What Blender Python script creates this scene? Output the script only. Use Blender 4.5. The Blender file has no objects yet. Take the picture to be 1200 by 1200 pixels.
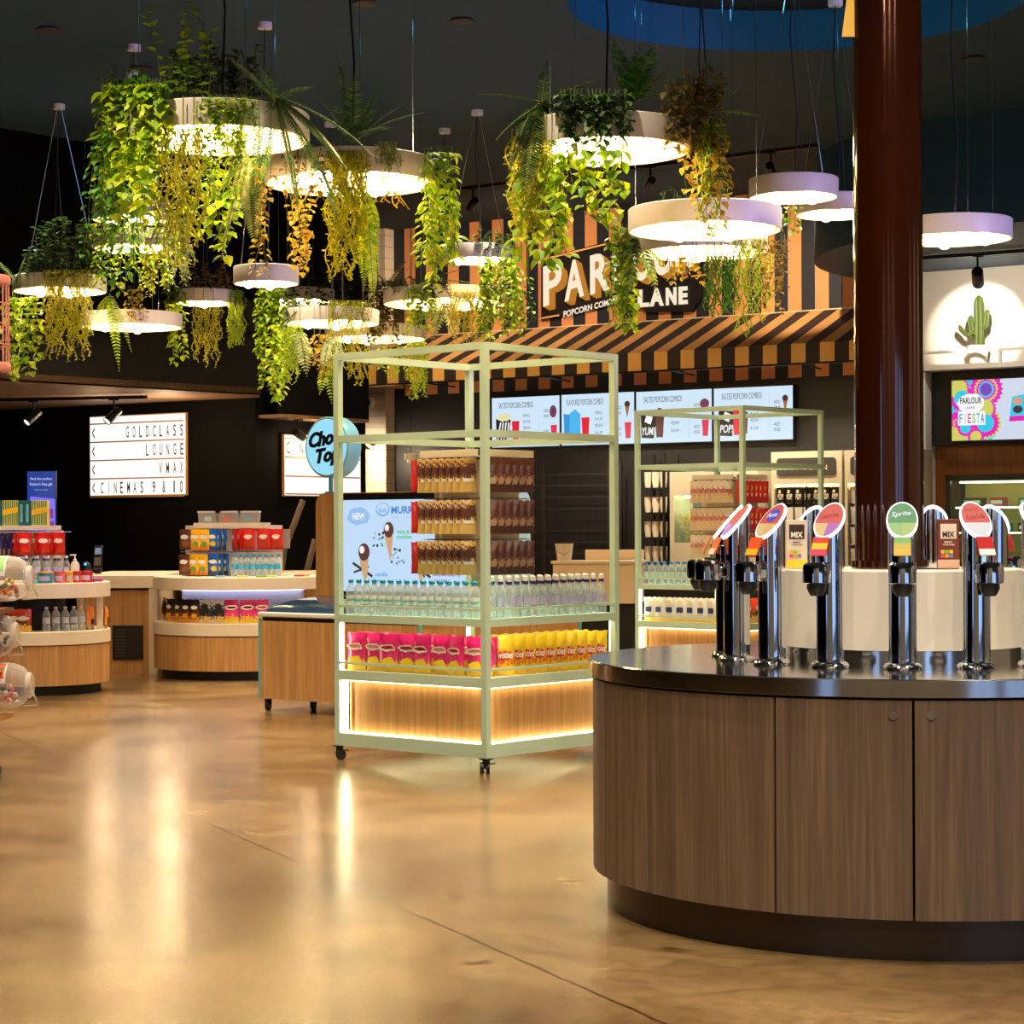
import bpy, math, random
from mathutils import Vector, Matrix
random.seed(11)
R = math.radians
SC = bpy.context.scene
COL = SC.collection
F, HZ, H, RHO = 2500.0, 617.0, 1.465, R(0.25)

# ---------------------------------------------------------------- measuring
def ray(px, py):
    dx, dy = px - 600.0, py - HZ
    c, s = math.cos(RHO), math.sin(RHO)
    return (dx * c - dy * s) / F, -(dx * s + dy * c) / F
def W(px, py, Y):
    a, b = ray(px, py)
    return Vector((a * Y, Y, H + b * Y))
GR = R(33.5)
UX, UY = math.cos(GR), -math.sin(GR)
def grid(t, n=0.0, z=0.0):
    return Vector((-.283 + UX * t + UY * n, 29.5 + UY * t - UX * n, z))

# ---------------------------------------------------------------- materials
def lin(c):
    c = c / 255.0
    return c / 12.92 if c <= .04045 else ((c + .055) / 1.055) ** 2.4
def rgb(c):
    return (lin(c[0]), lin(c[1]), lin(c[2]), 1.0)
MC = {}
def newmat(name):
    m = bpy.data.materials.new(name); m.use_nodes = True
    nt = m.node_tree
    return m, nt, nt.nodes['Principled BSDF']
def mat(name, col=(200, 200, 200), rough=.5, metal=0.0, emit=0.0, coat=0.0, spec=.5):
    if name in MC: return MC[name]
    m, nt, b = newmat(name)
    b.inputs['Base Color'].default_value = rgb(col)
    b.inputs['Roughness'].default_value = rough
    b.inputs['Metallic'].default_value = metal
    b.inputs['Specular IOR Level'].default_value = spec
    b.inputs['Coat Weight'].default_value = coat
    b.inputs['Coat Roughness'].default_value = .05
    if emit:
        b.inputs['Emission Color'].default_value = rgb(col)
        b.inputs['Emission Strength'].default_value = emit
        b.inputs['Base Color'].default_value = (.02, .02, .02, 1)
    elif metal < .8:
        # faint mottling so that no surface is perfectly even
        n = nt.nodes.new('ShaderNodeTexNoise'); n.inputs['Scale'].default_value = 9
        mr = nt.nodes.new('ShaderNodeMapRange')
        mr.inputs['To Min'].default_value = max(rough - .06, .02); mr.inputs['To Max'].default_value = min(rough + .06, 1)
        tc = nt.nodes.new('ShaderNodeTexCoord')
        nt.links.new(tc.outputs['Object'], n.inputs['Vector'])
        nt.links.new(n.outputs['Fac'], mr.inputs['Value'])
        nt.links.new(mr.outputs['Result'], b.inputs['Roughness'])
    MC[name] = m
    return m
def node(nt, typ, **kw):
    n = nt.nodes.new(typ)
    for k, v in kw.items():
        if hasattr(n, k): setattr(n, k, v)
        else: n.inputs[k].default_value = v
    return n
def ramp(nt, stops, const=False):
    r = nt.nodes.new('ShaderNodeValToRGB')
    if const: r.color_ramp.interpolation = 'CONSTANT'
    e = r.color_ramp.elements
    e[0].position, e[0].color = stops[0][0], rgb(stops[0][1])
    e[1].position, e[1].color = stops[1][0], rgb(stops[1][1])
    for p, c in stops[2:]:
        x = e.new(p); x.color = rgb(c)
    return r
def wood(name, stops, sc=(26, 26, .9), rough=.42, coat=.0):
    if name in MC: return MC[name]
    m, nt, b = newmat(name)
    tc = node(nt, 'ShaderNodeTexCoord'); mp = node(nt, 'ShaderNodeMapping')
    mp.inputs['Scale'].default_value = sc
    n1 = node(nt, 'ShaderNodeTexNoise'); n1.inputs['Scale'].default_value = 1.0; n1.inputs['Detail'].default_value = 5
    n1.inputs['Distortion'].default_value = .6
    n2 = node(nt, 'ShaderNodeTexNoise'); n2.inputs['Scale'].default_value = 4.5; n2.inputs['Detail'].default_value = 3
    mx = node(nt, 'ShaderNodeMix'); mx.inputs['Factor'].default_value = .35
    r = ramp(nt, stops)
    nt.links.new(tc.outputs['Object'], mp.inputs['Vector'])
    nt.links.new(mp.outputs['Vector'], n1.inputs['Vector']); nt.links.new(mp.outputs['Vector'], n2.inputs['Vector'])
    nt.links.new(n1.outputs['Fac'], mx.inputs['A']); nt.links.new(n2.outputs['Fac'], mx.inputs['B'])
    nt.links.new(mx.outputs['Result'], r.inputs['Fac'])
    nt.links.new(r.outputs['Color'], b.inputs['Base Color'])
    b.inputs['Roughness'].default_value = rough; b.inputs['Coat Weight'].default_value = coat
    MC[name] = m
    return m
def stripes(name, ca, cb, w, axis='X', rough=.6, phase=0.0, groove=None):
    """hard bands of two colours along one local axis"""
    if name in MC: return MC[name]
    m, nt, b = newmat(name)
    tc = node(nt, 'ShaderNodeTexCoord'); sx = node(nt, 'ShaderNodeSeparateXYZ')
    nt.links.new(tc.outputs['Object'], sx.inputs['Vector'])
    a = node(nt, 'ShaderNodeMath', operation='ADD'); a.inputs[1].default_value = phase + 200 * w
    d = node(nt, 'ShaderNodeMath', operation='DIVIDE'); d.inputs[1].default_value = w
    fr = node(nt, 'ShaderNodeMath', operation='FRACT')
    c = node(nt, 'ShaderNodeMath', operation='GREATER_THAN'); c.inputs[1].default_value = groove if groove else .5
    nt.links.new(sx.outputs[axis], a.inputs[0]); nt.links.new(a.outputs[0], d.inputs[0])
    nt.links.new(d.outputs[0], fr.inputs[0]); nt.links.new(fr.outputs[0], c.inputs[0])
    mx = node(nt, 'ShaderNodeMix', data_type='RGBA')
    mx.inputs['A'].default_value = rgb(ca); mx.inputs['B'].default_value = rgb(cb)
    nt.links.new(c.outputs[0], mx.inputs['Factor']); nt.links.new(mx.outputs['Result'], b.inputs['Base Color'])
    b.inputs['Roughness'].default_value = rough
    MC[name] = m
    return m
def leafmat(name, stops, trans=.35):
    m, nt, b = newmat(name)
    g = node(nt, 'ShaderNodeNewGeometry'); r = ramp(nt, stops)
    nt.links.new(g.outputs['Random Per Island'], r.inputs['Fac'])
    nt.links.new(r.outputs['Color'], b.inputs['Base Color']); b.inputs['Roughness'].default_value = .45
    t = node(nt, 'ShaderNodeBsdfTranslucent'); mx = node(nt, 'ShaderNodeMixShader'); mx.inputs[0].default_value = trans
    nt.links.new(r.outputs['Color'], t.inputs['Color'])
    nt.links.new(b.outputs[0], mx.inputs[1]); nt.links.new(t.outputs[0], mx.inputs[2])
    nt.links.new(mx.outputs[0], nt.nodes['Material Output'].inputs['Surface'])
    MC[name] = m
    return m
def clear(name, tint, op, rough=.06):
    """clear plastic or glass: mostly see-through, with a glossy skin"""
    m, nt, b = newmat(name)
    b.inputs['Base Color'].default_value = rgb(tint); b.inputs['Roughness'].default_value = rough
    t = node(nt, 'ShaderNodeBsdfTransparent'); t.inputs['Color'].default_value = rgb([min(255, c + 18) for c in tint])
    fr = node(nt, 'ShaderNodeLayerWeight'); fr.inputs['Blend'].default_value = .35
    mr = node(nt, 'ShaderNodeMapRange'); mr.inputs['To Min'].default_value = op; mr.inputs['To Max'].default_value = min(op + .6, 1)
    mx = node(nt, 'ShaderNodeMixShader')
    nt.links.new(fr.outputs['Facing'], mr.inputs['Value']); nt.links.new(mr.outputs['Result'], mx.inputs[0])
    nt.links.new(t.outputs[0], mx.inputs[1]); nt.links.new(b.outputs[0], mx.inputs[2])
    nt.links.new(mx.outputs[0], nt.nodes['Material Output'].inputs['Surface'])
    MC[name] = m
    return m
def packet(name, base, band, lo, split=(.35, .6), nscale=5.0, rough=.3):
    """foil packet print: three colours in wavy zones up the bag"""
    if name in MC: return MC[name]
    m, nt, b = newmat(name)
    tc = node(nt, 'ShaderNodeTexCoord'); sx = node(nt, 'ShaderNodeSeparateXYZ')
    nz = node(nt, 'ShaderNodeTexNoise'); nz.inputs['Scale'].default_value = nscale * 2
    nt.links.new(tc.outputs['Generated'], nz.inputs['Vector']); nt.links.new(tc.outputs['Generated'], sx.inputs['Vector'])
    ad = node(nt, 'ShaderNodeMath', operation='MULTIPLY_ADD'); ad.inputs[1].default_value = .9; 
    sb = node(nt, 'ShaderNodeMath', operation='SUBTRACT'); sb.inputs[1].default_value = .45
    nt.links.new(nz.outputs['Fac'], ad.inputs[0]); nt.links.new(sx.outputs['Z'], ad.inputs[2]); nt.links.new(ad.outputs[0], sb.inputs[0])
    r = ramp(nt, [(0, lo), (split[0], band), (split[1], base)], const=True)
    nt.links.new(sb.outputs[0], r.inputs['Fac']); nt.links.new(r.outputs['Color'], b.inputs['Base Color'])
    b.inputs['Roughness'].default_value = rough; b.inputs['Specular IOR Level'].default_value = .7
    MC[name] = m
    return m

# ---------------------------------------------------------------- meshes
TXT = {}
def text_geo(s, shear=0, off=0, ext=0.0):
    k = (s, shear, off, ext)
    if k in TXT: return TXT[k]
    cu = bpy.data.curves.new('t', 'FONT'); cu.body = s; cu.shear = shear; cu.offset = off; cu.extrude = ext
    cu.resolution_u = 3; cu.size = 1
    ob = bpy.data.objects.new('t', cu); COL.objects.link(ob)
    dg = bpy.context.evaluated_depsgraph_get()
    me = bpy.data.meshes.new_from_object(ob.evaluated_get(dg))
    vs = [v.co.copy() for v in me.vertices]; fs = [tuple(p.vertices) for p in me.polygons]
    bpy.data.objects.remove(ob); bpy.data.curves.remove(cu); bpy.data.meshes.remove(me)
    x0 = min(v.x for v in vs); x1 = max(v.x for v in vs); y0 = min(v.y for v in vs); y1 = max(v.y for v in vs)
    TXT[k] = (vs, fs, x0, x1, y0, y1)
    return TXT[k]
class M:
    def __init__(s): s.v = []; s.f = []; s.m = []
    def add(s, vs, fs, m=0, T=None):
        o = len(s.v)
        s.v += [tuple(T @ Vector(v)) if T else tuple(v) for v in vs]
        s.f += [tuple(i + o for i in f) for f in fs]; s.m += [m] * len(fs)
        return s
    def box(s, x0, x1, y0, y1, z0, z1, m=0, T=None):
        vs = [(x, y, z) for z in (z0, z1) for y in (y0, y1) for x in (x0, x1)]
        return s.add(vs, [(0, 2, 3, 1), (4, 5, 7, 6), (0, 1, 5, 4), (2, 6, 7, 3), (0, 4, 6, 2), (1, 3, 7, 5)], m, T)
    def lathe(s, prof, n=24, c=(0, 0, 0), m=0, T=None, a0=0, a1=2 * math.pi):
        full = abs(a1 - a0 - 2 * math.pi) < 1e-6
        k = n if full else n + 1
        vs = []
        for r, z in prof:
            for i in range(k):
                a = a0 + (a1 - a0) * i / n
                vs.append((c[0] + r * math.cos(a), c[1] + r * math.sin(a), c[2] + z))
        fs = []
        for j in range(len(prof) - 1):
            for i in range(n):
                i2 = (i + 1) % k
                fs.append((j * k + i, j * k + i2, (j + 1) * k + i2, (j + 1) * k + i))
        return s.add(vs, fs, m, T)
    def cyl(s, r, z0, z1, n=24, c=(0, 0), m=0, T=None, r2=None):
        r2 = r if r2 is None else r2
        vs = [(c[0] + q * math.cos(2 * math.pi * i / n), c[1] + q * math.sin(2 * math.pi * i / n), z) for q, z in ((r, z0), (r2, z1)) for i in range(n)]
        fs = [(i, (i + 1) % n, n + (i + 1) % n, n + i) for i in range(n)] + [tuple(range(n))[::-1], tuple(range(n, 2 * n))]
        return s.add(vs, fs, m, T)
    def ball(s, r, c=(0, 0, 0), n=12, k=8, m=0, sz=1.0):
        prof = [(max(r * math.sin(math.pi * j / k), 1e-4), -r * sz * math.cos(math.pi * j / k)) for j in range(k + 1)]
        return s.lathe(prof, n, c, m)
    def tube(s, pts, r, n=6, m=0, r1=None):
        pts = [Vector(p) for p in pts]; vs = []; fs = []
        for i, p in enumerate(pts):
            d = (pts[min(i + 1, len(pts) - 1)] - pts[max(i - 1, 0)])
            d = d.normalized() if d.length > 1e-9 else Vector((0, 0, 1))
            a = d.cross(Vector((0, 0, 1)) if abs(d.z) < .9 else Vector((1, 0, 0))).normalized(); b = d.cross(a)
            q = r if r1 is None else r + (r1 - r) * i / (len(pts) - 1)
            vs += [p + a * q * math.cos(2 * math.pi * j / n) + b * q * math.sin(2 * math.pi * j / n) for j in range(n)]
        for i in range(len(pts) - 1):
            fs += [(i * n + j, i * n + (j + 1) % n, (i + 1) * n + (j + 1) % n, (i + 1) * n + j) for j in range(n)]
        fs += [tuple(range(n))[::-1], tuple(range((len(pts) - 1) * n, len(pts) * n))]
        return s.add(vs, fs, m)
    def prism(s, poly, y0, y1, m=0, T=None):
        """polygon in the X-Z plane (counter-clockwise from the front), from y0 (front) to y1"""
        n = len(poly)
        vs = [(x, y0, z) for x, z in poly] + [(x, y1, z) for x, z in poly]
        fs = [tuple(range(n)), tuple(range(n, 2 * n))[::-1]] + [((i + 1) % n, i, n + i, n + (i + 1) % n) for i in range(n)]
        return s.add(vs, fs, m, T)
    def slab(s, poly, z0, z1, m=0):
        """polygon in the X-Y plane, from z0 up to z1"""
        n = len(poly)
        vs = [(x, y, z0) for x, y in poly] + [(x, y, z1) for x, y in poly]
        fs = [tuple(range(n))[::-1], tuple(range(n, 2 * n))] + [(i, (i + 1) % n, n + (i + 1) % n, n + i) for i in range(n)]
        return s.add(vs, fs, m)
    def text(s, t, cx, cz, w, h, y=0.0, m=0, T=None, shear=0, off=0, ext=0.0):
        vs, fs, x0, x1, y0, y1 = text_geo(t, shear, off, 1.0 if ext else 0)
        sx, sz = w / (x1 - x0), h / (y1 - y0)
        q = [((v.x - (x0 + x1) / 2) * sx + cx, y - v.z * ext, (v.y - (y0 + y1) / 2) * sz + cz) for v in vs]
        return s.add(q, fs, m, T)
    def build(s, name, mats, parent=None, loc=(0, 0, 0), rz=0.0, smooth=35, bevel=0.0, label=None):
        me = bpy.data.meshes.new(name)
        me.from_pydata(s.v, [], s.f)
        if not isinstance(mats, (list, tuple)): mats = [mats]
        for x in mats: me.materials.append(x)
        if len(mats) > 1: me.polygons.foreach_set('material_index', s.m)
        if smooth:
            me.polygons.foreach_set('use_smooth', [True] * len(me.polygons))
            me.set_sharp_from_angle(angle=R(smooth))
        me.update()
        o = bpy.data.objects.new(name, me); COL.objects.link(o)
        o.location = loc; o.rotation_euler = (0, 0, rz)
        if parent: o.parent = parent
        if label: o['label'] = label
        if bevel:
            b = o.modifiers.new('b', 'BEVEL'); b.width = bevel; b.segments = 2; b.limit_method = 'ANGLE'
        return o
def tag(o, label, cat, group=None, kind=None):
    o['label'] = label; o['category'] = cat
    if group: o['group'] = group
    if kind: o['kind'] = kind
    return o
def thing(name, label, cat, loc=(0, 0, 0), rz=0.0, group=None):
    o = bpy.data.objects.new(name, None); COL.objects.link(o)
    o.empty_display_size = .05
    o.location = loc; o.rotation_euler = (0, 0, rz)
    return tag(o, label, cat, group)
KIDS = {}
def dup(root, loc, rz, label, group=None):
    """a copy of a thing with copies of its parts and sub-parts"""
    def kids(o):
        if o.name not in KIDS: KIDS[o.name] = list(o.children)
        return KIDS[o.name]
    c = root.copy(); COL.objects.link(c); c.location = loc; c.rotation_euler = (0, 0, rz)
    c['label'] = label
    if group: c['group'] = group
    for ch in kids(root):
        d = ch.copy(); COL.objects.link(d); d.parent = c
        for g in kids(ch):
            e = g.copy(); COL.objects.link(e); e.parent = d
    return c
def struct(o, label=None):
    o['kind'] = 'structure'
    if label: o['label'] = label
    return o
ORD = 'first second third fourth fifth sixth seventh eighth ninth tenth eleventh twelfth thirteenth fourteenth fifteenth sixteenth seventeenth eighteenth nineteenth twentieth'.split()
def rounded(x0, x1, z0, z1, r, n=6, corners='abcd'):
    """rounded rectangle, corners a=lower left b=lower right c=upper right d=upper left"""
    P = []
    for k, cx, cz, a in (('a', x0 + r, z0 + r, 180), ('b', x1 - r, z0 + r, 270), ('c', x1 - r, z1 - r, 0), ('d', x0 + r, z1 - r, 90)):
        if k in corners: P += [(cx + r * math.cos(R(a + 90 * i / n)), cz + r * math.sin(R(a + 90 * i / n))) for i in range(n + 1)]
        else: P.append({'a': (x0, z0), 'b': (x1, z0), 'c': (x1, z1), 'd': (x0, z1)}[k])
    return P
def disc(cx, cz, r, n=24, rx=None, a0=0, a1=360):
    rx = rx or r
    return [(cx + rx * math.cos(R(a0 + (a1 - a0) * i / n)), cz + r * math.sin(R(a0 + (a1 - a0) * i / n))) for i in range(n if a1 - a0 >= 360 else n + 1)]
def lamp(name, typ, loc, power, col, size=.1, rot=None, angle=None, blend=.6, aim=None, shape=None):
    l = bpy.data.lights.new(name, typ); l.energy = power; l.color = col
    if typ == 'SPOT':
        l.spot_size = R(angle); l.spot_blend = blend; l.shadow_soft_size = size
    elif typ == 'POINT': l.shadow_soft_size = size
    elif typ == 'AREA':
        l.shape = 'RECTANGLE'; l.size = shape[0]; l.size_y = shape[1]
    o = bpy.data.objects.new(name, l); COL.objects.link(o); o.location = loc
    if aim is not None:
        d = Vector(aim) - Vector(loc); o.rotation_euler = d.to_track_quat('-Z', 'Y').to_euler()
    return o

# ---------------------------------------------------------------- palette
MINT = mat('mint_paint', (200, 226, 204), .4)
OAK = wood('oak_veneer', [(.3, (168, 118, 68)), (.7, (214, 164, 106)), (.5, (192, 142, 86))])
WALNUT = wood('walnut_veneer', [(.25, (72, 56, 42)), (.75, (126, 102, 80)), (.5, (98, 78, 60))], (24, 24, .8), .45)
RUST = wood('rust_timber', [(.3, (120, 64, 18)), (.7, (150, 84, 26))], (16, 16, .8), .5)
CREAM = mat('cream_laminate', (236, 220, 196), .4)
WHITE = mat('white_paint', (232, 228, 220), .45)
BLACK = mat('black_paint', (14, 13, 13), .45)
BLACKP = mat('black_plastic', (16, 16, 17), .35)
DARK = mat('charcoal_paint', (9, 8, 9), .6)
STEEL = mat('brushed_steel', (214, 210, 204), .12, 1.0)
CHROME = mat('chrome', (222, 224, 228), .05, 1.0)
KICK = mat('dark_steel', (70, 62, 54), .3, .9)
GOLD = mat('brass', (190, 150, 70), .35, .9)
LEDW = mat('led_strip', (255, 234, 186), emit=15.0)
BULB = mat('lit_bulb', (255, 216, 150), emit=95.0)
RINGW = mat('lamp_white', (226, 214, 202), .45)
TEAL = mat('teal_paint', (6, 52, 70), .6)
TEALM = mat('teal_trim', (96, 178, 186), .4)
SCREEN = mat('screen_white', (206, 230, 250), emit=1.0)
SIGNW = mat('lightbox_white', (250, 246, 238), emit=1.15)
INK = mat('dark_ink', (26, 30, 38), .6)
INKB = mat('blue_grey_ink', (70, 96, 124), .6)
RED = mat('red_gloss', (216, 26, 26), .3)
CLEARP = clear('clear_plastic', (228, 234, 236), .2)
GLASS = clear('glass', (200, 220, 214), .06, .02)
# ================================================================ camera
cam = bpy.data.objects.new('camera', bpy.data.cameras.new('camera')); COL.objects.link(cam)
cam.data.sensor_width = 36; cam.data.lens = F / 1200 * 36; cam.data.shift_y = (HZ - 600) / 1200
cam.matrix_world = Matrix.Translation((0, 0, H)) @ Matrix.Rotation(R(90), 4, 'X') @ Matrix.Rotation(-RHO, 4, 'Z')
SC.camera = cam
SC.view_settings.view_transform = 'Standard'; SC.view_settings.look = 'None'
SC.view_settings.exposure = 0.0; SC.view_settings.gamma = 1.0; SC.view_settings.use_curve_mapping = False
w = bpy.data.worlds.new('world'); SC.world = w; w.use_nodes = True
w.node_tree.nodes['Background'].inputs[0].default_value = (.10, .13, .2, 1); w.node_tree.nodes['Background'].inputs[1].default_value = .02

# ================================================================ the setting
def concrete():
    m, nt, b = newmat('polished_concrete')
    tc = node(nt, 'ShaderNodeTexCoord')
    def noise(scale, det, dist=0, vec=None):
        n = node(nt, 'ShaderNodeTexNoise'); n.inputs['Scale'].default_value = scale; n.inputs['Detail'].default_value = det
        n.inputs['Distortion'].default_value = dist
        nt.links.new(tc.outputs['Object'], n.inputs['Vector']); return n
    n1 = noise(.9, 10, .5); n2 = noise(14, 8, .3); n5 = noise(3.2, 9, .9); n3 = noise(.35, 3)
    r1 = ramp(nt, [(.28, (104, 80, 52)), (.5, (146, 118, 80)), (.72, (172, 142, 98))])
    nt.links.new(n1.outputs['Fac'], r1.inputs['Fac'])
    r2 = ramp(nt, [(.3, (150, 140, 130)), (.55, (255, 255, 255))])
    nt.links.new(n2.outputs['Fac'], r2.inputs['Fac'])
    mx = node(nt, 'ShaderNodeMix', data_type='RGBA', blend_type='MULTIPLY'); mx.inputs['Factor'].default_value = .35
    nt.links.new(r1.outputs['Color'], mx.inputs['A']); nt.links.new(r2.outputs['Color'], mx.inputs['B'])
    r5 = ramp(nt, [(.36, (150, 132, 112)), (.56, (255, 255, 255))]); nt.links.new(n5.outputs['Fac'], r5.inputs['Fac'])
    m5 = node(nt, 'ShaderNodeMix', data_type='RGBA', blend_type='MULTIPLY'); m5.inputs['Factor'].default_value = .38
    nt.links.new(mx.outputs['Result'], m5.inputs['A']); nt.links.new(r5.outputs['Color'], m5.inputs['B']); mx = m5
    # worn brown stains
    n4 = noise(1.6, 4, 1.4); r4 = ramp(nt, [(.66, (255, 255, 255)), (.73, (132, 92, 62))]); nt.links.new(n4.outputs['Fac'], r4.inputs['Fac'])
    m2 = node(nt, 'ShaderNodeMix', data_type='RGBA', blend_type='MULTIPLY'); m2.inputs['Factor'].default_value = .8
    nt.links.new(mx.outputs['Result'], m2.inputs['A']); nt.links.new(r4.outputs['Color'], m2.inputs['B'])
    r3 = ramp(nt, [(.38, (150, 128, 104)), (.62, (255, 255, 255))]); nt.links.new(n3.outputs['Fac'], r3.inputs['Fac'])
    m3 = node(nt, 'ShaderNodeMix', data_type='RGBA', blend_type='MULTIPLY'); m3.inputs['Factor'].default_value = .55
    nt.links.new(m2.outputs['Result'], m3.inputs['A']); nt.links.new(r3.outputs['Color'], m3.inputs['B']); m2 = m3
    # saw-cut joints and a few hairline cracks
    sep = node(nt, 'ShaderNodeSeparateXYZ'); nt.links.new(tc.outputs['Object'], sep.inputs['Vector'])
    nw = noise(5, 3)
    last = m2.outputs['Result']
    for (a, bb, c, wdt, wob, fac) in ((.91, .414, 3.02, .008, .035, .9), (-.35, .937, 12.1, .006, .12, .5), (.2, .98, 15.1, .01, .02, .6), (.1, .995, 8.9, .005, .25, .45)):
        x = node(nt, 'ShaderNodeMath', operation='MULTIPLY'); x.inputs[1].default_value = a; nt.links.new(sep.outputs['X'], x.inputs[0])
        y = node(nt, 'ShaderNodeMath', operation='MULTIPLY_ADD'); y.inputs[1].default_value = bb; nt.links.new(sep.outputs['Y'], y.inputs[0]); nt.links.new(x.outputs[0], y.inputs[2])
        z = node(nt, 'ShaderNodeMath', operation='MULTIPLY_ADD'); z.inputs[1].default_value = wob; nt.links.new(nw.outputs['Fac'], z.inputs[0]); nt.links.new(y.outputs[0], z.inputs[2])
        d = node(nt, 'ShaderNodeMath', operation='SUBTRACT'); d.inputs[1].default_value = c; nt.links.new(z.outputs[0], d.inputs[0])
        e = node(nt, 'ShaderNodeMath', operation='ABSOLUTE'); nt.links.new(d.outputs[0], e.inputs[0])
        g = node(nt, 'ShaderNodeMath', operation='LESS_THAN'); g.inputs[1].default_value = wdt; nt.links.new(e.outputs[0], g.inputs[0])
        h = node(nt, 'ShaderNodeMath', operation='MULTIPLY'); h.inputs[1].default_value = fac; nt.links.new(g.outputs[0], h.inputs[0])
        k = node(nt, 'ShaderNodeMix', data_type='RGBA', blend_type='MULTIPLY'); k.inputs['B'].default_value = rgb((120, 92, 66))
        nt.links.new(h.outputs[0], k.inputs['Factor']); nt.links.new(last, k.inputs['A']); last = k.outputs['Result']
    nt.links.new(last, b.inputs['Base Color'])
    mr = node(nt, 'ShaderNodeMapRange'); mr.inputs['From Min'].default_value = .3; mr.inputs['From Max'].default_value = .7
    mr.inputs['To Min'].default_value = .2; mr.inputs['To Max'].default_value = .27
    nt.links.new(n1.outputs['Fac'], mr.inputs['Value']); nt.links.new(mr.outputs['Result'], b.inputs['Roughness'])
    b.inputs['Specular IOR Level'].default_value = .75
    bp = node(nt, 'ShaderNodeBump'); bp.inputs['Strength'].default_value = .006; nt.links.new(n2.outputs['Fac'], bp.inputs['Height'])
    nt.links.new(bp.outputs[0], b.inputs['Normal']); b.inputs['Coat Weight'].default_value = .2; b.inputs['Coat Roughness'].default_value = .2
    return m
struct(M().box(-14, 14, -8, 36, -.1, 0).build('floor', concrete(), smooth=0), 'polished brown concrete floor')

CZ = 5.7
def ceiling():
    """ceiling with an oval opening; the coffer above it is a separate shell"""
    cx, cy, rx, ry = 2.32, 17.25, 1.85, 1.8
    n = 96; v = []; f = []
    for i in range(n):
        a = 2 * math.pi * i / n
        v.append((cx + rx * math.cos(a), cy + ry * math.sin(a), CZ))
    for i in range(n):
        a = 2 * math.pi * i / n
        v.append((cx + 30 * math.cos(a), cy + 30 * math.sin(a), CZ))
    for i in range(n): f.append((i, (i + 1) % n, n + (i + 1) % n, n + i))
    struct(M().add(v, f).build('ceiling', mat('ceiling_paint', (48, 70, 86), .75, spec=.2), smooth=0), 'dark grey painted ceiling')
    q = M(); vs = []; fs = []
    for z in (CZ, CZ + .36):
        for i in range(n):
            a = 2 * math.pi * i / n; vs.append((cx + rx * math.cos(a), cy + ry * math.sin(a), z))
    for i in range(n): fs.append((i, (i + 1) % n, n + (i + 1) % n, n + i))
    q.add(vs, fs); struct(q.build('ceiling_coffer', mat('blue_paint', (10, 76, 104), .6)), 'blue painted side of the oval ceiling recess')
    struct(M().add([vs[n + i] for i in range(n)], [tuple(range(n))]).build('ceiling_recess', mat('recess_black', (14, 12, 12), .8), smooth=0), 'black top of the oval ceiling recess')
    for a in (25, 65, 100, 135, 180, 250, 300):
        lamp('cove_light', 'POINT', (cx + rx * .6 * math.cos(R(a)), cy + ry * .6 * math.sin(R(a)), CZ + .2), 2.6, (.12, .6, 1), .05)
ceiling()
# teal drum hanging under the ceiling on the right
c = W(1284, 303, 24.5)
struct(M().lathe([(.001, 4.54), (3.2, 4.54), (3.2, CZ)], 96, (c.x, c.y, 0)).build('ceiling_drum', mat('drum_teal', (18, 62, 88), .6)), 'large round dark teal drop ceiling drum')

# the shop wall: striped upper part, grooved black lower part, white part on the right
L = lambda **k: dict(rz=-GR, loc=grid(0, 0, 0), **k)
STW = stripes('wall_stripes', (214, 142, 90), (30, 31, 42), .376, 'X', phase=-.03)
struct(M().box(-1.66, 6.22, 0, .25, 3.33, CZ).build('wall_back', STW, **L(smooth=0)), 'orange and navy striped wall above the awning')
GRV = stripes('groove_panel', (6, 5, 7), (20, 17, 20), .13, 'X', .5, groove=.09)
struct(M().box(-1.66, 6.22, 0, .25, 0, 3.33).build('wall_back_lower', GRV, **L(smooth=0)), 'black grooved timber wall under the awning')
WALLW = mat('wall_white', (236, 232, 224), .7)
struct(M().box(6.22, 12, 0, .25, 3.3, CZ).build('wall_right', WALLW, **L(smooth=0)), 'white upper wall behind the cactus')
struct(M().box(6.22, 12, .02, .25, 0, 3.3).build('wall_right_lower', RUST, **L(smooth=0)), 'rust brown timber wall under the screen')
struct(M().box(6.22, 6.5, -.28, .02, 0, 3.3).build('pilaster', WALLW, **L(smooth=0)), 'white pilaster at the end of the timber wall')
# shiplap pillar at the left end of the shop wall
SHIP = stripes('shiplap', (176, 158, 140), (226, 208, 188), .16, 'Z', .5, groove=.06)
struct(M().box(-2.14, -1.66, -.21, .25, 0, CZ).build('pillar', SHIP, **L(smooth=0)), 'pale shiplap pillar with two dome cameras')

# dark cinema entrance on the left: wall, side wall, low soffit
S = Vector((-3.12, 26.0, 0))
def lgrid(s, n=0, z=0): return Vector((S.x - UX * s - UY * n * -1 * 0 + n * UY * 1, S.y + -UY * s - UX * n, z))
LW = lambda **k: dict(rz=-GR, loc=S, **k)
WD = mat('wall_dark', (4, 4, 5), .8, spec=.12)
struct(M().box(-12, 0, 0, .25, 0, CZ).build('wall_left', WD, **LW(smooth=0)), 'black wall behind the listing lightbox')
struct(M().box(-.25, 0, .25, 2.2, 0, CZ).build('wall_left_return', WD, **LW(smooth=0)), 'black return wall with the second lightbox')
struct(M().box(-8, 4.5, 6, 6.2, 0, CZ).build('wall_corridor', WD, **LW(smooth=0)), 'black wall at the end of the passage')
SOF = mat('soffit_paint', (128, 96, 66), .7)
q = M()
a = W(-260, 438, 20.6); bq = W(305, 463, 25.3); d1 = S + Vector((.05, -.02, 0)); e1 = S + Vector((-UX * 9, -UY * 9, 0))
poly = [(a.x, a.y), (bq.x, bq.y), (d1.x, d1.y), (e1.x, e1.y)]
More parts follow.
